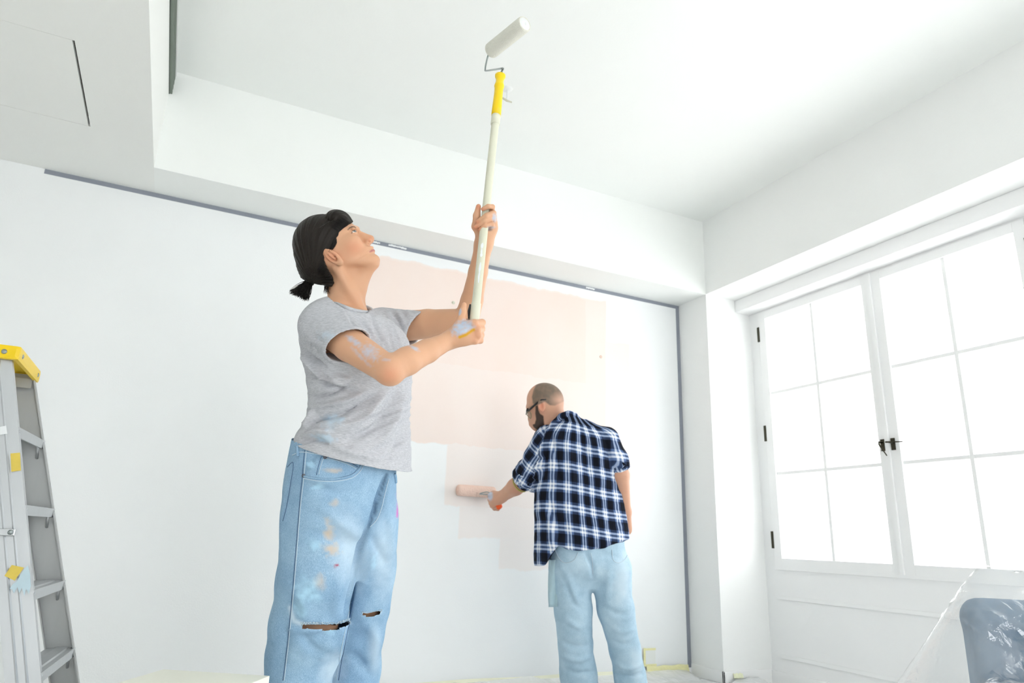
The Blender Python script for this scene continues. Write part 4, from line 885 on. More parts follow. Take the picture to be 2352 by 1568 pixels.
q0, q1 = PB+dpn*(tS-.045), PB+dpn*(tS-.004); sd = nrm(np.cross(dpn, CF)); sd = sd if sd@CR < 0 else -sd
tube('locking_clip', np.array([q0+sd*.0155, (q0+q1)/2+sd*.0175, q1+sd*.0155]), [.003, .0042, .003], M_BLACK, rl, 8)
sm = []; r_ = random.Random(4)
for (y0, ln, wd) in ((568, .010, .004), (583, .012, .0025), (590, .006, .004), (622, .018, .003), (640, .022, .0025)):
    tq = t_of(y0); side = nrm(CP-(PB+dpn*tq)); side = nrm(side-dpn*(side@dpn)); u_ = np.cross(dpn, side)
    vs = [];
    for k in range(12):
        a = 2*math.pi*k/12; rr = .75+.5*r_.random(); ph = (wd*rr*math.cos(a))/.0123; vs.append(PB+dpn*(tq+ln*rr*math.sin(a))+(side*math.cos(ph)+u_*math.sin(ph))*.01255)
    mesh_obj('paint_drip', vs, [tuple(range(12))], M_SPLASH, rl)

# ------------------------------------------------------------------ step ladder at the left edge
M_ALU = mat_plain('brushed_aluminium', rgb(196, 199, 202), .38, metal=.75, noise=.05, scale=6, stretch=(6, 6, .4))
M_ALUD = mat_plain('dull_aluminium', rgb(176, 178, 178), .5, metal=.55, noise=.06, scale=8, stretch=(5, 5, .5))
M_LTAPE = mat_plain('amber_tape', rgb(222, 196, 84), .45, noise=.1, scale=50); M_BPAINT = mat_plain('pale_blue_paint', rgb(190, 212, 222), .5, noise=.05, scale=60)
Nt, Nb = atY(27, 825, 2.62), atY(95, 1568, 2.555); Ft, Fb = atY(82, 874, 2.985), atY(184, 1568, 3.05)
def rail_line(a, b):
    k = lambda z: a+(b-a)*(z-a[2])/(b[2]-a[2]); return k
nl, fl = rail_line(Nt, Nb), rail_line(Ft, Fb)
lad = thing('step_ladder', 'aluminium step ladder with yellow top cap at the left edge', 'ladder', (nl(0)[0]-.3, 2.75, 0))
ZT = Nt[2]
def channel(name, k, flip, z0, z1, wdt, parent, mat=M_ALU, back=False):
    """C channel: web facing +-Y, flanges inward; k(z) gives the front edge"""
    V = []; th = .004; fd = .032*flip
    for z in (z0, z1):
        p = k(z); x0, y0 = p[0], p[1]
        for (dx, dy) in ((0, fd), (0, 0), (-wdt, 0), (-wdt, fd), (-wdt+th, fd), (-wdt+th, th*flip), (-th, th*flip), (-th, fd)): V.append((x0+dx, y0+dy, z))
    F_ = [(i, (i+1) % 8, 8+(i+1) % 8, 8+i) for i in range(8)]+[tuple(range(7, -1, -1)), tuple(range(8, 16))]
    if flip < 0: F_ = [f[::-1] for f in F_]
    return mesh_obj(name, V, F_, mat, parent)
nr_ = channel('front_rail', nl, 1, .02, ZT+.02, .088, lad); fr2 = channel('front_rail', fl, -1, .02, ZT+.02, .088, lad, M_ALUD)
for dx in (.03, .055):          # raised ribs of the extrusion
    V = []
    for z in (.02, ZT): p = nl(z); V += [(p[0]-dx, p[1]-.0001, z), (p[0]-dx-.004, p[1]-.003, z), (p[0]-dx-.008, p[1]-.0001, z)]
    mesh_obj('rail_rib', V, [(0, 1, 4, 3), (1, 2, 5, 4)], M_ALU, nr_)
rn = lambda z: np.array([Nt[0]-.13-(ZT-z)*.42, Nt[1]+.03, z]); rf = lambda z: np.array([Ft[0]-.10-(ZT-z)*.42, Ft[1]-.03, z])
for k_, fl_ in ((rn, 1), (rf, -1)): channel('rear_rail', k_, fl_, .02, ZT-.005, .035, lad, M_ALUD)
zst = [atY(44, 980, nl(1.1)[1])[2], atY(62, 1160, nl(.9)[1])[2], atY(80, 1355, nl(.64)[1])[2], atY(97, 1545, nl(.39)[1])[2]]
zst += [zst[3]-(zst[2]-zst[3])]
for zs_ in zst:
    a, b = nl(zs_), fl(zs_); bm = bmesh.new()
    prof = [(.003, 0), (.003, -.030), (-.004, -.030), (-.004, -.004), (-.078, -.004), (-.078, -.026), (-.084, -.026), (-.084, 0), (-.06, .0), (-.055, .003), (-.02, .003), (-.015, 0)]
    v0 = [bm.verts.new((a[0]+x, a[1]+.004, a[2]+z)) for x, z in prof]; v1 = [bm.verts.new((b[0]+x, b[1]-.004, a[2]+z)) for x, z in prof]; n = len(prof)
    for i in range(n): bm.faces.new((v0[i], v0[(i+1) % n], v1[(i+1) % n], v1[i]))
    bm.faces.new(v0[::-1]); bm.faces.new(v1); s_ = bm_obj('step', bm, M_ALU, lad)
    for e in (a+np.array([.004, .02, -.012]), b+np.array([.004, -.02, -.012])): lathe('step_rivet', e, (1, 0, 0), [(-.002, .0001), (-.001, .0045), (.001, .004), (.002, .0001)], M_ALU, s_, 10)
    tube('step_brace', np.array([[a[0]-.03, a[1]+.012, a[2]-.03], [a[0]-.03, a[1]+.05, a[2]-.008]]), .004, M_ALUD, s_, 6)
    tube('step_brace', np.array([[b[0]-.01, b[1]-.010, a[2]-.065], [b[0]-.01, b[1]-.05, a[2]-.012]]), .0045, M_ALU, s_, 6)
bm = bmesh.new()
x0, x1, y0, y1 = Nt[0]-.24, Nt[0]+.022, Nt[1]-.022, Ft[1]+.022
add_box(bm, (x0, y0, ZT-.004), (x1, y1, ZT+.042), .012)
bmesh.ops.recalc_face_normals(bm, faces=bm.faces); bf = min(bm.faces, key=lambda f: f.calc_center_median().z-f.calc_area())
r1 = bmesh.ops.inset_individual(bm, faces=[bf], thickness=.006); bmesh.ops.translate(bm, verts=bf.verts, vec=(0, 0, .028))
capo = bm_obj('top_cap', bm, M_YEL, lad)
for yy in (y0+.05, y1-.05): lathe('cap_bolt', (x1-.003, yy, ZT+.018), (1, 0, 0), [(0, .0085), (.004, .008), (.006, .004), (.006, .0002)], M_STEEL, capo, 12)
lathe('cap_bolt', (Nt[0]-.02, y0+.003, ZT+.018), (0, -1, 0), [(0, .0085), (.004, .008), (.006, .004), (.006, .0002)], M_STEEL, capo, 12)
box('cap_bracket', (Ft[0]-.09, Ft[1]-.036, ZT-.035), (Ft[0]-.004, Ft[1]-.034, ZT+.0), M_ALUD, lad)
zz_ = atY(28, 1222, Nt[1]-.03)[2]; a = nl(zz_)+np.array([-.042, -.006, 0]); b = rn(zz_)+np.array([0, -.004, .02])
box('spreader_bar', (b[0], a[1]-.004, zz_-.010), (a[0]+.012, a[1], zz_+.010), M_ALU, lad, .003)
lathe('spreader_rivet', a+np.array([0, -.004, 0]), (0, -1, 0), [(0, .0075), (.003, .007), (.005, .003), (.005, .0002)], M_STEEL, lad, 12)
zb_ = atY(40, 1246, 2.9)[2]; box('rear_brace', (rn(zb_)[0]-.01, rn(zb_)[1], zb_-.011), (rn(zb_)[0]+.0, rf(zb_)[1], zb_+.011), M_ALUD, lad)
def on_web(pts, mat, name, d=.0012):
    V = [atY(x, y, nl(atY(x, y, 2.59)[2])[1]-d-.003) for x, y in pts]; return mesh_obj(name, V, [tuple(range(len(V)))], mat, lad)
on_web([(24, 1041), (46, 1039), (48, 1080), (26, 1083)], M_LTAPE, 'tape_patch'); on_web([(10, 1322), (27, 1297), (55, 1303), (34, 1333)], M_LTAPE, 'tape_patch'); on_web([(0, 980), (14, 977), (17, 996), (0, 998)], M_SPLASH, 'paper_label', .002)
r_ = random.Random(9); pts = [(22, 1352), (30, 1340), (38, 1335), (48, 1318), (56, 1306), (64, 1298), (69, 1318), (71, 1345), (66, 1364), (60, 1352), (56, 1368), (50, 1350), (44, 1362), (40, 1348), (32, 1362), (27, 1352)]
on_web(pts, M_BPAINT, 'paint_smear', .003)

# ------------------------------------------------------------------ cream box in the foreground
M_CREAM = mat_plain('cream_paint', rgb(240, 240, 226), .5, noise=.03, scale=6, bump=.05)
bt = .5; c1, c2 = atZ(375, 1536, bt), atZ(620, 1551, bt); ex = nrm(c2-c1); ey = np.array([ex[1], -ex[0], 0]); ey = ey if ey[1] < 0 else -ey; wb = np.linalg.norm(c2-c1)
mtx = Matrix(((ex[0], ey[0], 0, c1[0]), (ex[1], ey[1], 0, c1[1]), (0, 0, 1, 0), (0, 0, 0, 1)))
cb = thing('wooden_stool', 'cream painted box stool in front of the ripped jeans at the bottom edge', 'stool', (c1[0]+ex[0]*wb/2+ey[0]*.15, c1[1]+ex[1]*wb/2+ey[1]*.15, 0))
o_ = box('stool_top', (0, 0, bt-.025), (wb, .32, bt), M_CREAM, cb, .003, mtx)
for (a0, b0) in (((.02, .02), (wb-.02, .038)), ((.02, .282), (wb-.02, .30)), ((.02, .038), (.038, .282)), ((wb-.038, .038), (wb-.02, .282))): box('side_panel', (a0[0], a0[1], 0), (b0[0], b0[1], bt-.025), M_CREAM, cb, 0, mtx)

# ------------------------------------------------------------------ small fittings on wall and ceiling
hk = thing('ceiling_hook', 'small white hook hanging from the ceiling behind the yellow grip', 'hook', atZ(1165, 205, ZC))
hc = atZ(1165, 204, ZC); lathe('hook_plate', hc-[0, 0, .0], (0, 0, -1), [(0, .0005), (0, .03), (.004, .028), (.007, .012), (.008, .0005)], M_CAP, hk, 20)
tube('hook_rod', np.array([hc-[0, 0, .005], hc-[0, 0, .05], hc-[0, 0, .075]]), .004, M_CAP, hk, 8)
tube('hook_bar', np.array([hc+[-.035, -.01, -.072], hc+[0, 0, -.075], hc+[.035, .012, -.066]]), [.005, .006, .004], mat_plain('brass_bar', rgb(190, 186, 166), .4, metal=.4), hk, 8)
for i, (x, y) in enumerate(((1041, 695), (1380, 819))):
    q = atY(x, y, YW); s_ = lathe('wall_plug', q+[0, .001, 0], (0, -1, 0), [(0, .011), (.004, .011), (.012 if i == 0 else .003, .008), (.013 if i == 0 else .0035, .0005)], mat_plain('pale_plug_%d' % i, rgb(214, 214, 196) if i == 0 else rgb(230, 205, 190), .5), None, 14)
    tag(s_, ('pale plastic wall plug beside the raised elbow', 'tiny pink painted-over wall plug above the plaid shirt')[i], 'wall plug')
# socket plate with tape, masking tape and drop sheet at the foot of the wall
so = thing('wall_socket', 'low wall socket masked with yellow tape beside the trouser leg', 'socket', (2.99, YW, .14)); M_PLATE = mat_plain('socket_plate', (.82, .84, .80, 1), .4)
box('socket_plate', (2.95, YW-.010, .096), (3.034, YW, .188), M_PLATE, so, .003)
for lo, hi in (((2.937, YW-.0115, .085), (2.953, YW-.0101, .195)), ((2.945, YW-.0113, .083), (3.04, YW-.0102, .097)), ((2.953, YW-.0112, .180), (3.036, YW-.0103, .193)), ((2.953, YW-.0110, .097), (3.032, YW-.0104, .18))): box('tape_piece', lo, hi, M_PLATE if lo[2] == .097 else M_YTAPE, so)
def wavy_strip(name, x0, x1, z0, z1, y, mat, label, seed, mp=None):
    r_ = random.Random(seed); n = 40; V = []; ph = r_.random()*6
    for i in range(n+1):
        t = i/n; x = x0+(x1-x0)*t; yo = y-.004*abs(math.sin(9*t+ph))-.002; ww = .006*math.sin(17*t+ph)
        V += [(x, yo-.012, z0+ww), (x, yo-.004, (z0+z1)/2), (x, y-.0015, z1+ww*.4)]
    F_ = [(3*i+j, 3*i+3+j, 3*i+4+j, 3*i+1+j) for i in range(n) for j in (0, 1)]
    if mp: V = [mp(v) for v in V]
    o = mesh_obj(name, V, F_, mat, None, True); return tag(o, label, 'tape')
wavy_strip('masking_tape', 2.955, 3.30, .022, .085, YW-.014, M_YTAPE, 'bright yellow masking tape at the wall foot below the socket', 1)
wavy_strip('masking_tape', .75, 2.70, .030, .068, YW-.014, mat_plain('pale_yellow_tape', rgb(238, 238, 214), .6, noise=.03, scale=20), 'pale masking tape strip along the wall foot behind the legs', 2)
wavy_strip('masking_tape', 3.40, 3.48, .03, .075, YB-.015, mat_plain('faded_yellow_tape', rgb(234, 236, 204), .6, noise=.04, scale=25), 'short faded yellow tape on the foot of the corner column', 3)
def make_poly_sheet(name, milky, rough, bump, bscale, rmax=.6):
    m, N, L, B = new_mat(name); N.remove(B); out = N['Material Output']
    tr = N.new('ShaderNodeBsdfTransparent'); gl = N.new('ShaderNodeBsdfGlossy'); gl.inputs['Roughness'].default_value = rough; df = N.new('ShaderNodeBsdfDiffuse'); df.inputs[0].default_value = (.90, .92, .93, 1)
    tc = N.new('ShaderNodeTexCoord'); t = N.new('ShaderNodeTexNoise'); t.inputs['Scale'].default_value = bscale; t.inputs['Detail'].default_value = 4; t.inputs['Distortion'].default_value = 1.2; L.new(tc.outputs['Object'], t.inputs['Vector'])
    bp = N.new('ShaderNodeBump'); bp.inputs['Strength'].default_value = bump; bp.inputs['Distance'].default_value = .03; L.new(t.outputs['Fac'], bp.inputs['Height']); L.new(bp.outputs[0], gl.inputs['Normal'])
    a = N.new('ShaderNodeMixShader'); a.inputs[0].default_value = milky; L.new(tr.outputs[0], a.inputs[1]); L.new(df.outputs[0], a.inputs[2])
    fr = N.new('ShaderNodeLayerWeight'); fr.inputs[0].default_value = .5; L.new(bp.outputs[0], fr.inputs['Normal']); b = N.new('ShaderNodeMixShader')
    L.new(mnode(N, L, 'MINIMUM', mnode(N, L, 'ADD', mnode(N, L, 'MULTIPLY', mnode(N, L, 'POWER', fr.outputs['Facing'], 4), .9), .11, True), rmax), b.inputs[0]); L.new(a.outputs[0], b.inputs[1]); L.new(gl.outputs[0], b.inputs[2]); L.new(b.outputs[0], out.inputs[0]); return m
M_SHEET = make_poly_sheet('milky_polythene', .62, .2, .25, 14, .35)
nx, ny = 150, 90; X_, Y_ = np.meshgrid(np.linspace(.3, 3.60, nx), np.linspace(2.3, 3.965, ny), indexing='ij'); P_ = np.stack([X_.ravel(), Y_.ravel(), 0*X_.ravel()], 1)
n1 = fbm(P_*[5, 7, 1], 4); rid = 1-np.abs(2*fbm(P_*[3.5, 6, 1]+9, 3)-1); edge = np.clip((P_[:, 1]-3.80)/.165, 0, 1)*np.clip((3.30-P_[:, 0])/.03, 0, 1); edge2 = np.clip((P_[:, 0]-3.34)/.05, 0, 1)*np.clip((P_[:, 1]-3.5)/.12, 0, 1)
Z_ = .003+.026*np.clip(rid-.72, 0, 1)/.28*n1+.008*n1+.045*edge**1.5+.03*edge2
Y2 = np.where((P_[:, 0] > 3.30) & (P_[:, 1] > 3.655), 3.655, P_[:, 1])
Fg = np.array([(i*ny+j, (i+1)*ny+j, (i+1)*ny+j+1, i*ny+j+1) for i in range(nx-1) for j in range(ny-1)])
tag(np_obj('drop_sheet', np.stack([P_[:, 0], Y2, Z_], 1), Fg, M_SHEET), 'crumpled clear plastic drop sheet covering the floor along the wall', 'plastic sheet')

# ------------------------------------------------------------------ the man rolling the wall
def make_plaid():
    m, N, L, B = new_mat('plaid_flannel'); B.inputs['Roughness'].default_value = .9; B.inputs['Specular IOR Level'].default_value = .1
    a = attr(N, L, 'plaid'); sx = N.new('ShaderNodeSeparateXYZ'); L.new(a.outputs['Vector'], sx.inputs[0])
    tc = N.new('ShaderNodeTexCoord'); nz = N.new('ShaderNodeTexNoise'); nz.inputs['Scale'].default_value = 60; L.new(tc.outputs['Object'], nz.inputs['Vector'])
    def stripes(co, per):
        f = mnode(N, L, 'FRACT', mnode(N, L, 'MULTIPLY', co, 1/per))
        r = N.new('ShaderNodeValToRGB'); r.color_ramp.interpolation = 'LINEAR'; e = r.color_ramp.elements; e[0].position = 0; e[0].color = (.0, .0, .0, 1); e[1].position = 1; e[1].color = (.0, .0, .0, 1)
        for p, c in ((.36, .0), (.40, .34), (.50, .36), (.53, 1), (.60, 1), (.63, .42), (.70, .42), (.73, 1), (.80, 1), (.83, .34), (.93, .32), (.97, 0)):
            k = e.new(p); k.color = (c, c, c, 1)
        L.new(f, r.inputs[0]); return r.outputs[0]
    s1, s2 = stripes(sx.outputs[0], .0815), stripes(sx.outputs[1], .104)
    v = mnode(N, L, 'ADD', mnode(N, L, 'MULTIPLY', s1, .5), mnode(N, L, 'MULTIPLY', s2, .5)); v = mnode(N, L, 'ADD', v, mnode(N, L, 'MULTIPLY', mnode(N, L, 'SUBTRACT', nz.outputs['Fac'], .5), .08))
    r = N.new('ShaderNodeValToRGB'); e = r.color_ramp.elements; e[0].position = .02; e[0].color = rgb(22, 25, 34); e[1].position = .95; e[1].color = rgb(244, 246, 250)
    for p, c in ((.18, rgb(48, 60, 86)), (.36, rgb(92, 116, 160)), (.52, rgb(158, 172, 198)), (.70, rgb(206, 214, 228))): k = e.new(p); k.color = c
    L.new(v, r.inputs[0]); L.new(r.outputs[0], B.inputs['Base Color']); return m
M_PLAID = make_plaid()
M_DENIM2 = make_denim('pale_denim', rgb(146, 176, 198), rgb(176, 204, 222), rgb(206, 226, 238))
DM = 3.75
man = thing('person', 'bald bearded person in plaid shirt and pale jeans rolling pink paint on the wall', 'person', (2.1, 3.35, 0))
MA = nrm(.97*RH+.24*FH); MB = nrm(.24*RH-.97*FH); MX = np.array([MA, MB, ZU])      # his right side, his back (towards the viewer)
zq = lambda zx, zy, d: W(1180+zx/7.839, 860+zy/7.839, d)
# ---- body
LSm, LEm, LWm, LHm = W(1262, 1012, 3.73), W(1211, 1098, 3.80), W(1152, 1141, 3.95), W(1136, 1148, 3.985)
RSm, REm, RWm = W(1390, 1012, 3.72), W(1425, 1090, 3.70), W(1435, 1175, 3.76)
hdirF = nrm(-.90*CR+.30*CF-.35*CU); hdirS = nrm(np.cross(hdirF, CU)); hdirS = hdirS if hdirS@CF < 0 else -hdirS; hdirU = np.cross(hdirS, hdirF); hdirU = hdirU if hdirU@CU > 0 else -hdirU
MH = np.array([hdirF, hdirS, hdirU])
def f_mface(p, d):
    d = smin(d, ell(p, zq(470, 700, 3.80), MH, (.060, .064, .088)), .03)
    d = smin(d, ell(p, zq(470, 850, 3.80), MH, (.060, .056, .055)), .03)
    d = smin(d, cone(p, zq(290, 660, 3.80), zq(300, 800, 3.80), .009, .013), .012)          # nose
    d = smin(d, cone(p, zq(262, 590, 3.79), zq(330, 560, 3.75), .010, .012), .02)           # brow
    d = smin(d, ell(p, zq(345, 880, 3.80), MH, (.020, .03, .012)), .012)
    ea = nrm(zq(470, 450, 3.70)-zq(515, 680, 3.70)); eo = nrm(hdirS*.9-hdirF*.4); eo = nrm(eo-ea*(eo@ea)); AX = np.array([ea, np.cross(ea, eo), eo])
    ear = ell(p, zq(492, 560, 3.697), AX, (.036, .019, .009)); ear = smax(ear, -ell(p, zq(488, 555, 3.697)+eo*.008, AX, (.025, .011, .008)), .004)
    return smin(d, ear, .006)
def f_mhead(p):
    d = ell(p, zq(568, 470, 3.78), np.array([nrm(CR*.9-CU*.42), CF, nrm(CU*.9+CR*.42)]), (.1035, .082, .0985))
    d = smin(d, chain(p, [zq(600, 560, 3.79), W(1268, 955, 3.79), W(1290, 985, 3.76)], [.062, .058, .075], .03), .03)
    return near(p, d, zq(450, 700, 3.79), .16, f_mface)
c0 = zq(568, 560, 3.78)
V1, F1 = surfnet(f_mhead, c0-.24, c0+.24, .0045, 1)
zx, zy = [(a-b)*7.839 for a, b in zip(pxof(V1), (1180, 860))]; N_ = vnormals(V1, F1)
sc_ = np.clip(-poly2d(zx, zy, [(340, 290), (315, 400), (330, 520), (380, 560), (440, 560), (560, 500), (640, 560), (740, 570), (960, 470), (960, 100), (420, 100)])/25, 0, 1)*(.95+.3*(fbm(V1*60)-.5))
sc_ = sc_*np.clip(1-.7*blob(zx, zy, 820, 460, 190, 170, 0, .9), 0, 1)  # painted highlight: stubble colour thinned towards the back of the skull
brd = np.clip(-poly2d(zx, zy, [(385, 560), (438, 545), (452, 640), (480, 700), (540, 740), (560, 930), (430, 1010), (350, 950), (330, 895), (372, 880), (395, 800), (380, 700)])/14, 0, 1)
A1 = {'hair': np.clip(sc_, 0, 1)*.92, 'dark': brd*.95, 'blush': np.clip(.9*np.exp(-((zx-500)/60)**2-((zy-570)/110)**2), 0, 1)}
def f_mhand(p, d):
    d = smin(d, ell(p, W(1137, 1143, 3.975), np.array([nrm(LHm-LEm), ZU, np.cross(nrm(LHm-LEm), ZU)]), (.046, .043, .026)), .02)
    for i, (x, y) in enumerate(((1124, 1137), (1124, 1147), (1127, 1156), (1133, 1162))):
        d = smin(d, chain(p, [W(x+10, y-2, 3.965), W(x, y, 3.965), W(x+2, y+6, 3.99), W(x+12, y+8, 3.995)], [.0115, .0115, .0105, .009], .006), .006)
    return smin(d, chain(p, [W(1146, 1136, 3.985), W(1134, 1138, 4.01), W(1128, 1148, 4.015)], [.014, .012, .010], .006), .008)
def f_marms(p):
    d = chain(p, [LSm, LEm, LEm*.55+LWm*.45, LWm], [.06, .052, .046, .031], .02); d = smin(d, cone(p, LWm, W(1138, 1146, 3.975), .032, .034), .02)
    d = near(p, d, W(1136, 1148, 3.985), .16, f_mhand)
    d2 = chain(p, [RSm, REm, RWm, W(1437, 1215, 3.80)], [.06, .046, .034, .036], .02)
    return np.minimum(d, d2)
V2, F2 = surfnet(f_marms, np.minimum(LHm, RWm)-[.15, .3, .4], np.maximum(RSm, LSm)+[.25, .6, .1], .006, 1)
px, py = pxof(V2); A2 = {'paint': np.clip(blob(px, py, 1126, 1138, 8, 14, 0, .5), 0, 1), 'blush': np.clip(.5*np.exp(-((px-1195)/14)**2-((py-1125)/12)**2), 0, 1)}
def f_mtrunk(p):
    d = cone(p, W(1325, 1020, 3.75), W(1345, 1290, 3.75), .13, .13)
    for a, b in (((1312, 1300), (1330, 1560)), ((1402, 1300), (1446, 1560))): d = smin(d, cone(p, W(*a, 3.72), W(*b, 3.70), .08, .05), .04)
    return d
V3, F3 = surfnet(f_mtrunk, np.array([1.6, 2.8, .02]), np.array([2.9, 3.9, 1.65]), .02, 1)
n1_, n2_ = len(V1), len(V1)+len(V2)
np_obj('body', np.concatenate([V1, V2, V3]), np.concatenate([F1, F2+n1_, F3+n2_]), M_SKIN2, man, {k: np.concatenate([A1.get(k, np.zeros(len(V1))), A2.get(k, np.zeros(len(V2))), np.zeros(len(V3))]) for k in KEYS})
fa_ = nrm(LWm-LEm); _a, _u1, _v1 = frame_from(fa_); wc = LEm+fa_*.062
tube('wristband', np.array([wc+(_u1*math.cos(t)+_v1*math.sin(t))*.0505 for t in np.linspace(0, 2*math.pi, 25)]), .005, mat_plain('olive_band', rgb(186, 176, 96), .7), man, 6, False)
# ---- plaid shirt
rows = [(962, 1290, 1345), (978, 1270, 1378), (1000, 1246, 1404), (1030, 1234, 1416), (1070, 1230, 1424), (1110, 1228, 1430), (1150, 1226, 1434), (1190, 1225, 1440), (1230, 1225, 1447), (1270, 1225, 1451), (1315, 1225, 1453)]
zs, cs, As, Bs = [], [], [], []
for (y, l, r) in rows[::-1]:
    c = W((l+r)/2, y, DM); hw = (r-l)/2*DM/FPX; zs.append(c[2]); cs.append(c); As.append(hw); Bs.append(max(.07, hw*.66))
hem = np.array([(1180, 1304), (1252, 1298), (1266, 1272), (1282, 1253), (1300, 1260), (1340, 1266), (1390, 1258), (1452, 1236), (1500, 1225)], float)
def f_ms(p):
    d = stack(p, zs, cs, As, Bs, MA, MB, n=2.5)
    sl = chain(p, [LSm, W(1236, 1055, 3.76), LEm], [.088, .082, .072], .02); sr = chain(p, [RSm, W(1414, 1050, 3.71), W(1423, 1068, 3.70)], [.080, .060, .052], .02)
    d = smin(d, sl, .025); d = smin(d, sr, .03)
    ax = nrm(LEm-LSm)
    d = near(p, d, LEm, .2, lambda q, e: smin(e, smax(cone(q, LEm-ax*.055, LEm+ax*.012, .089, .083), np.maximum((q-LEm)@ax-.022, -(q-LEm)@ax-.075), .016), .004))       # rolled cuffs
    axr = nrm(REm-RSm); ce = W(1425, 1071, 3.70)
    d = near(p, d, ce, .16, lambda q, e: smin(e, smax(cone(q, ce-axr*.03, ce+axr*.008, .056, .051), (q-ce)@axr-.012, .01), .006))
    px, py = pxof(p); d = smax(d, (py-np.interp(px, hem[:, 0], hem[:, 1]))*DM/FPX, .004)
    d = smin(d, cone(p, W(1290, 975, 3.76), W(1316, 970, 3.72), .056, .048), .02)
    return near(p, d, W(1295, 965, 3.7), .22, lambda q, e: smin(e, chain(q, [W(1254, 990, 3.71), W(1270, 972, 3.685), W(1288, 956, 3.675), W(1306, 949, 3.68), W(1322, 953, 3.70), W(1334, 966, 3.73)], [.012, .015, .018, .018, .015, .010], .004), .004))
V, Fq = surfnet(f_ms, np.array([1.4, 2.75, .65]), np.array([3.0, 4.0, 1.75]), .0065, 2)
mf = [([(1262, 985), (1275, 1040), (1285, 1110)], -.012, 5), ([(1300, 985), (1310, 1050), (1322, 1120)], .010, 6), ([(1330, 985), (1345, 1040), (1352, 1100)], -.010, 6), ([(1360, 985), (1372, 1040), (1378, 1110)], .010, 6), ([(1385, 985), (1395, 1030), (1405, 1080)], -.010, 5), ([(1255, 1030), (1246, 1080), (1240, 1110)], -.02, 7), ([(1245, 1130), (1260, 1190), (1268, 1260)], .012, 8), ([(1262, 1150), (1280, 1210), (1285, 1250)], -.010, 7), ([(1300, 1140), (1310, 1200), (1320, 1258)], .008, 9), ([(1390, 1120), (1400, 1180), (1405, 1240)], -.008, 9), ([(1425, 1120), (1432, 1180), (1438, 1225)], .008, 7), ([(1215, 1040), (1235, 1052), (1255, 1050)], -.010, 5), ([(1208, 1065), (1228, 1075), (1250, 1070)], .010, 5), ([(1195, 1090), (1215, 1098), (1240, 1110)], -.012, 4), ([(1190, 1100), (1205, 1115), (1230, 1125)], .010, 4), ([(1255, 985), (1300, 975), (1390, 985)], .008, 4)]
V = sculpt(V, Fq, mf); V = V+vnormals(V, Fq)*((fbm(V*14)-.5)*.016)[:, None]
ctr = np.stack([np.interp(V[:, 2], zs, np.array(cs)[:, i]) for i in range(3)], 1); dd = V-ctr
th = np.arctan2(dd@MA, dd@MB); U_ = th*.215+.03; Vv = V[:, 2]+.02*np.sin(th*1.2)
axl = nrm(LEm-LSm); pl = V-LSm; tl = pl@axl; rad_l = np.sqrt(np.maximum((pl**2).sum(1)-tl**2, 0)); onl = (rad_l < .11) & (tl > .045) & (f_ms(V) > -1) & (np.abs(dd@MA) > .17)
eL = nrm(np.cross(axl, CF)); phl = np.arctan2(pl@eL, pl@np.cross(axl, eL)); onl = chain(V, [LSm, W(1236, 1055, 3.76), LEm+axl*.03], [.088, .082, .078], .02) < stack(V, zs, cs, As, Bs, MA, MB, n=2.5)-.004
U_ = np.where(onl, phl*.085, U_); Vv = np.where(onl, -tl+LSm[2], Vv)
shirtm = np_obj('plaid_shirt', V, Fq, M_PLAID, man, {'plaid': np.stack([U_, Vv, 0*U_], 1)})
def cuff(c, ax_, r, ln):
    o = lathe('rolled_cuff', c, ax_, [(-ln*.9, r*.86), (-ln, r*.97), (-ln*.6, r*1.06), (-ln*.2, r*1.04), (-.1*ln, r*.99), (.05*ln, r*1.05), (ln*.5, r*1.07), (ln*.85, r*1.0), (ln*.8, r*.86), (ln*.2, r*.78)], M_PLAID, shirtm, 40)
    co = np.array([v.co for v in o.data.vertices]); n_ = vnoise(co*45); N2 = co-np.asarray(c); N2 = N2-np.outer(N2@ax_, ax_); N2 /= np.linalg.norm(N2, axis=1)[:, None]; co = co+N2*((n_-.5)*.022)[:, None]+np.outer((vnoise(co*30+7)-.5)*.02, ax_)
    o.data.vertices.foreach_set('co', co.astype(np.float32).ravel()); a_, u1, v1 = frame_from(ax_); d_ = co-np.asarray(c)
    pl_ = np.stack([np.arctan2(d_@u1, d_@v1)*r*.9, d_@ax_*1.6+n_*.05, 0*d_[:, 0]], 1); at = o.data.attributes.new('plaid', 'FLOAT_VECTOR', 'POINT'); at.data.foreach_set('vector', pl_.astype(np.float32).ravel())
cuff(LEm-axl*.004, axl, .083, .036); cuff(W(1425, 1071, 3.70), nrm(REm-RSm), .053, .022)
# ---- jeans
def f_mj(p):
    d = stack(p, *[q[::-1] for q in ([W(1350, y, 3.74)[2] for y in (1230, 1270, 1310, 1350)], [W(x, y, 3.74) for x, y in ((1350, 1230), (1352, 1270), (1354, 1310), (1356, 1350))], [.195, .203, .205, .15], [.135, .14, .14, .09])], MA, MB, n=2.4)
    l1 = chain(p, [W(1310, 1310, 3.73), W(1317, 1400, 3.71), W(1322, 1480, 3.71), W(1328, 1550, 3.71), W(1331, 1580, 3.71)], [.112, .100, .094, .098, .104], .02)
    l2 = chain(p, [W(1402, 1310, 3.73), W(1414, 1400, 3.70), W(1435, 1490, 3.69), W(1447, 1550, 3.69), W(1450, 1580, 3.69)], [.112, .098, .082, .084, .092], .02)
    return smin(smin(d, l1, .04), smin(d, l2, .04), .008)
V, Fq = surfnet(f_mj, np.array([1.6, 2.75, .03]), np.array([2.95, 3.95, 1.02]), .0075, 2)
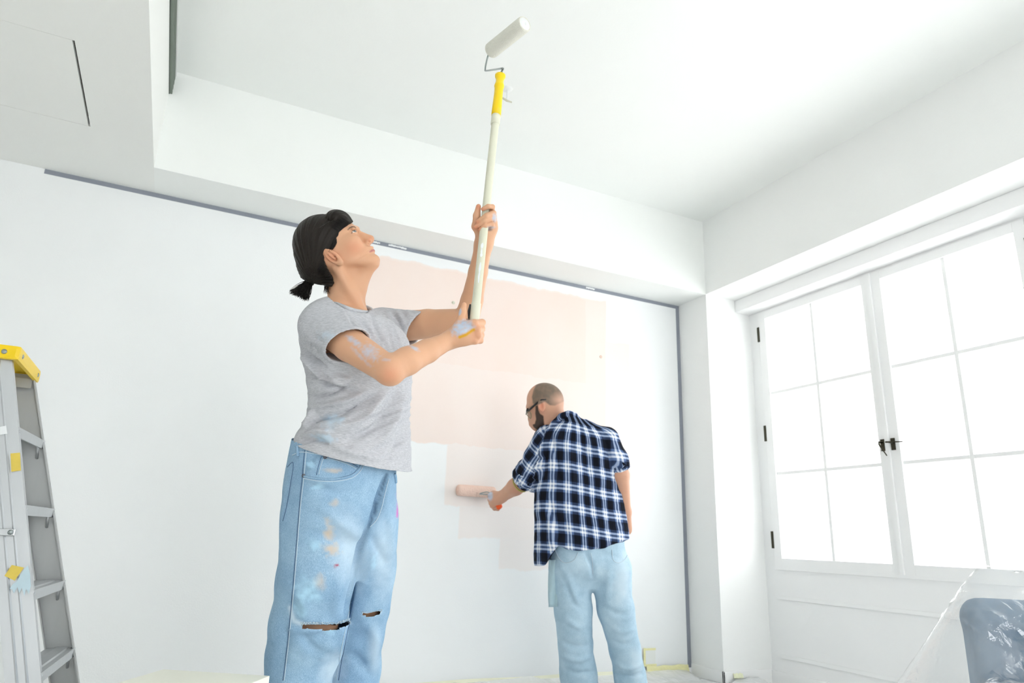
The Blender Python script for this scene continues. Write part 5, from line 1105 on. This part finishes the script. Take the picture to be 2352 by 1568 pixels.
mj = [([(1290, 1300), (1310, 1340), (1330, 1400)], .010, 8), ([(1345, 1270), (1360, 1300), (1362, 1330)], -.016, 5), ([(1300, 1330), (1315, 1380), (1345, 1405)], -.010, 7), ([(1300, 1420), (1330, 1440), (1350, 1430)], .010, 7), ([(1290, 1470), (1320, 1485), (1355, 1480)], -.010, 6), ([(1290, 1505), (1325, 1515), (1360, 1505)], .012, 6), ([(1295, 1535), (1325, 1545), (1365, 1540)], -.014, 5), ([(1400, 1300), (1395, 1360), (1390, 1400)], .010, 8), ([(1385, 1390), (1420, 1410), (1452, 1405)], -.010, 7), ([(1400, 1430), (1425, 1450), (1460, 1445)], .008, 6), ([(1405, 1470), (1430, 1480), (1460, 1475)], -.008, 6), ([(1412, 1520), (1440, 1535), (1475, 1525)], .012, 6), ([(1415, 1548), (1445, 1552), (1480, 1545)], -.014, 4), ([(1370, 1280), (1400, 1275), (1440, 1290)], -.006, 6)]
V = sculpt(V, Fq, mj); V = V+vnormals(V, Fq)*((fbm(V*10)-.5)*.014)[:, None]; V[:, 2] = np.maximum(V[:, 2], .012)
px, py = pxof(V); z0 = np.zeros(len(V)); nz = (fbm(V*25)-.5)*1.2
A = {'fade': np.clip(np.maximum.reduce([blob(px, py, 1430, 1340, 26, 90, 0, .9, nz)*.7, blob(px, py, 1465, 1520, 20, 60, 0, .9, nz)*.6, blob(px, py, 1330, 1300, 30, 40, 0, .9, nz)*.35]), 0, 1), 'seam_crease_shade': z0, 'tan': z0, 'paint': z0, 'pink': z0, 'red': z0}
mje = np_obj('jeans', V, Fq, M_DENIM2, man, A); bvM = bvh_of(V, Fq)
M_SEAM2 = mat_plain('pale_seam', rgb(196, 212, 224), .8)
stitch('back_pocket', bvM, [(1276, 1262), (1284, 1280), (1298, 1292), (1318, 1286), (1328, 1268)], .0022, M_SEAM2, mje, .002)
stitch('back_pocket', bvM, [(1405, 1262), (1408, 1285), (1422, 1292), (1438, 1280), (1442, 1260)], .0018, M_SEAM2, mje, .002)
stitch('seat_seam', bvM, [(1357, 1270), (1361, 1290), (1362, 1318)], .0018, M_SEAM2, mje, .002)
# paint rag hanging from the pocket
Vr = []; nR_ = 14
for i in range(nR_+1):
    y = 1285+i*(1393-1285)/nR_
    for j in range(6): x = 1260+j*4.2; q = W(x, y, 3.66+.010*math.sin(j*1.3+i*.3)); Vr.append(q)
rg = mesh_obj('paint_rag', Vr, [(i*6+j, i*6+j+1, (i+1)*6+j+1, (i+1)*6+j) for i in range(nR_) for j in range(5)], mat_plain('blue_grey_rag', rgb(176, 202, 212), .9, noise=.08, scale=40), man, True); rg.modifiers.new('cloth', 'SOLIDIFY').thickness = .004
# glasses
M_GFR = mat_plain('black_acetate', (.012, .012, .014, 1), .3); M_GWI = mat_plain('gold_wire', rgb(150, 140, 110), .3, metal=.8)
gl = thing('eyeglasses', 'black-framed eyeglasses worn by the bearded person', 'eyeglasses', zq(400, 520, 3.72))
tube('temple_arm', np.array([zq(580, 448, 3.70), zq(500, 452, 3.695), zq(430, 500, 3.70), zq(340, 580, 3.715), zq(262, 652, 3.735)]), [.0035, .0042, .0045, .0055, .006], M_GFR, gl, 8)
tube('front_frame', np.array([zq(250, 618, 3.74), zq(240, 640, 3.76), zq(236, 690, 3.80), zq(222, 712, 3.86)]), [.005, .006, .005, .004], M_GFR, gl, 8)
tube('lens_rim', catmull([zq(262, 655, 3.735), zq(232, 708, 3.76), zq(262, 752, 3.755), zq(305, 790, 3.74), zq(312, 720, 3.73), zq(290, 670, 3.73)], 6), .0022, M_GWI, gl, 6)
mesh_obj('lens', [zq(264, 660, 3.735), zq(234, 708, 3.76), zq(262, 750, 3.755), zq(303, 786, 3.74), zq(310, 720, 3.73)], [(0, 1, 2, 3, 4)], M_GLASS, gl)
# shoes
M_SHOE2 = mat_plain('dark_brown_leather', rgb(66, 52, 40), .5)
for (bx, dxy) in ((W(1331, 1580, 3.71), nrm(-MB+.25*RH*-1)), (W(1450, 1580, 3.69), nrm(-MB+.35*RH))):
    b0 = np.array([bx[0], bx[1], 0.]); g = nrm([dxy[0], dxy[1], 0])
    f_ = lambda p: smin(chain(p, [b0-g*.05+[0, 0, .055], b0+g*.08+[0, 0, .05], b0+g*.2+[0, 0, .038]], [.05, .046, .038], .03), ell(p, b0+g*.07+[0, 0, .018], np.array([np.cross(ZU, g), g, ZU]), (.052, .17, .02)), .02)
    Vs, Fs = surfnet(f_, b0+[-.3, -.3, -.02], b0+[.3, .3, .15], .010, 1); Vs[:, 2] = np.maximum(Vs[:, 2], .006); np_obj('shoe', Vs, Fs, M_SHOE2, man)
# ---- his roller
M_PNAP = mat_plain('pink_wet_nap', rgb(248, 216, 200), .8, noise=.06, scale=40, bump=.9, bscale=130); M_ORG = mat_plain('orange_plastic', rgb(245, 88, 16), .4)
wr = thing('paint_roller', 'short paint roller with pink loaded sleeve pressed on the wall', 'paint roller', atY(1100, 1125, YW-.036))
RW_ = .0345; a0 = atY(1051, 1125, YW-RW_-.001); b0 = a0+np.array([.245, 0, .0]); axw = np.array([1., 0, 0])
lathe('roller_sleeve', a0, axw, [(0, .014), (0, RW_*.85), (.006, RW_*.97), (.014, RW_), (.231, RW_), (.239, RW_*.97), (.245, RW_*.85), (.245, .012)], M_PNAP, wr, 36)
lathe('end_cap', a0+[.001, 0, 0], -axw, [(0, RW_*.7), (.002, RW_*.66), (.001, RW_*.4), (.004, RW_*.3), (.004, .0005)], mat_plain('pink_smeared_cap', rgb(244, 206, 188), .5), wr, 24)
hA0, hB0 = W(1127, 1138, 4.0), W(1149, 1166, 3.945); hd = nrm(hB0-hA0)
lathe('handle', hA0, hd, [(0, .0005), (0, .013), (.03, .016), (.07, .0145), (np.linalg.norm(hB0-hA0)-.008, .019), (np.linalg.norm(hB0-hA0), .015), (np.linalg.norm(hB0-hA0)+.001, .0005)], M_ORG, wr, 20)
tube('wire_frame', catmull([hA0+hd*.01, hA0-hd*.03, a0+np.array([.12, -.07, -.02]), a0+np.array([.25, -.07, -.01]), a0+np.array([.27, -.03, 0]), a0+np.array([.262, 0, 0]), a0+np.array([.2, 0, 0])], 5), .0035, M_STEEL, wr, 8)
tick('man')

# ------------------------------------------------------------------ armchair under clear plastic
M_VELVET = mat_plain('slate_blue_velvet', rgb(92, 120, 146), .8, noise=.08, scale=30, bump=.1)
E1 = nrm(.93*RH-.37*FH); E2 = nrm(-.93*FH-.37*RH); P0 = W(2214, 1384, 1.93); P0 = np.array([P0[0], P0[1], 0])
def cp_(a, b, z): return P0+E1*a+E2*b+np.array([0, 0, z])
CX = np.array([E1, E2, ZU])
def rbox(p, lo, hi, r):
    q = (p-P0)@CX.T; c = (np.asarray(lo)+np.asarray(hi))/2; hf = (np.asarray(hi)-np.asarray(lo))/2-r; d = np.abs(q-c)-hf
    return np.sqrt((np.maximum(d, 0)**2).sum(1))+np.minimum(d.max(1), 0)-r
arm = thing('armchair', 'slate blue armchair under clear plastic in front of the window', 'armchair', cp_(.35, .3, 0))
CH = {'backrest': lambda p: smin(rbox(p, (0, -.10, .2), (.72, .035, .70), .03), cone(p, cp_(.045, -.04, .685), cp_(.675, -.04, .685), .052, .052), .02),
 'armrest': lambda p: smin(rbox(p, (-.015, .02, .12), (.10, .66, .47), .03), cone(p, cp_(.04, .04, .475), cp_(.04, .63, .475), .056, .056), .015),
 'armrest.001': lambda p: smin(rbox(p, (.62, .02, .12), (.735, .66, .47), .03), cone(p, cp_(.68, .04, .475), cp_(.68, .63, .475), .056, .056), .015),
 'seat_cushion': lambda p: rbox(p, (.105, .03, .28), (.615, .68, .43), .05), 'base': lambda p: rbox(p, (.0, -.08, .10), (.72, .65, .30), .02)}
for nm, fn in CH.items():
    V, Fq = surfnet(fn, np.min([cp_(a, b, 0) for a in (-.1, .82) for b in (-.2, .76)], 0)+[0, 0, .05], np.max([cp_(a, b, .8) for a in (-.1, .82) for b in (-.2, .76)], 0), .013, 1); np_obj(nm, V, Fq, M_VELVET, arm)
for a, b in ((.05, -.03), (.67, -.03), (.05, .6), (.67, .6)): lathe('leg', cp_(a, b, 0), (0, 0, 1), [(0, .0005), (0, .014), (.10, .024), (.11, .0005)], mat_plain('dark_wood', rgb(70, 52, 38), .5), arm, 12)
def f_drape(p):
    d = np.minimum.reduce([CH['backrest'](p), CH['armrest'](p), CH['armrest.001'](p), CH['seat_cushion'](p), CH['base'](p)])-.012
    d = smin(d, cone(p, cp_(.06, -.05, .81), cp_(-.10, .05, .05), .006, .36), .03)
    d = smin(d, cone(p, cp_(.10, -.05, .80), cp_(.6, -.05, .74), .012, .05), .06)
    return d-.010
lo = np.min([cp_(a, b, 0) for a in (-.35, 1.0) for b in (-.45, .95)], 0); hi = np.max([cp_(a, b, .95) for a in (-.35, 1.0) for b in (-.45, .95)], 0)
V, Fq = surfnet(f_drape, lo, hi, .024, 1)
N_ = vnormals(V, Fq); chd = lambda P: np.minimum.reduce([g_(P) for g_ in CH.values()]); nrf = np.clip(1.3-(chd(V)-.015)/.03, .12, 1)
V = V+(N_*((1-np.abs(2*fbm(V*[12, 12, 8], 2)-1)-.6)*.022)[:, None]+(np.random.RandomState(5).rand(*V.shape)-.5)*.010)*nrf[:, None]
V[:, 2] = np.maximum(V[:, 2], .006)
V, Fq, us = keep(V, Fq, V[:, 2] > .0065)
M_CLEAR = make_poly_sheet('clear_polythene', .12, .07, .12, 30, .42)
Fq = np.concatenate([Fq[:, [0, 1, 2]], Fq[:, [0, 2, 3]]])
cov = np_obj('plastic_cover', V, Fq, M_CLEAR, None, None, True); fc_ = chd(V[Fq].mean(1)) > .04; cov.data.polygons.foreach_set('use_smooth', fc_)
tag(cov, 'crinkled clear plastic cover draped over the blue armchair', 'plastic cover')
tick('chair')
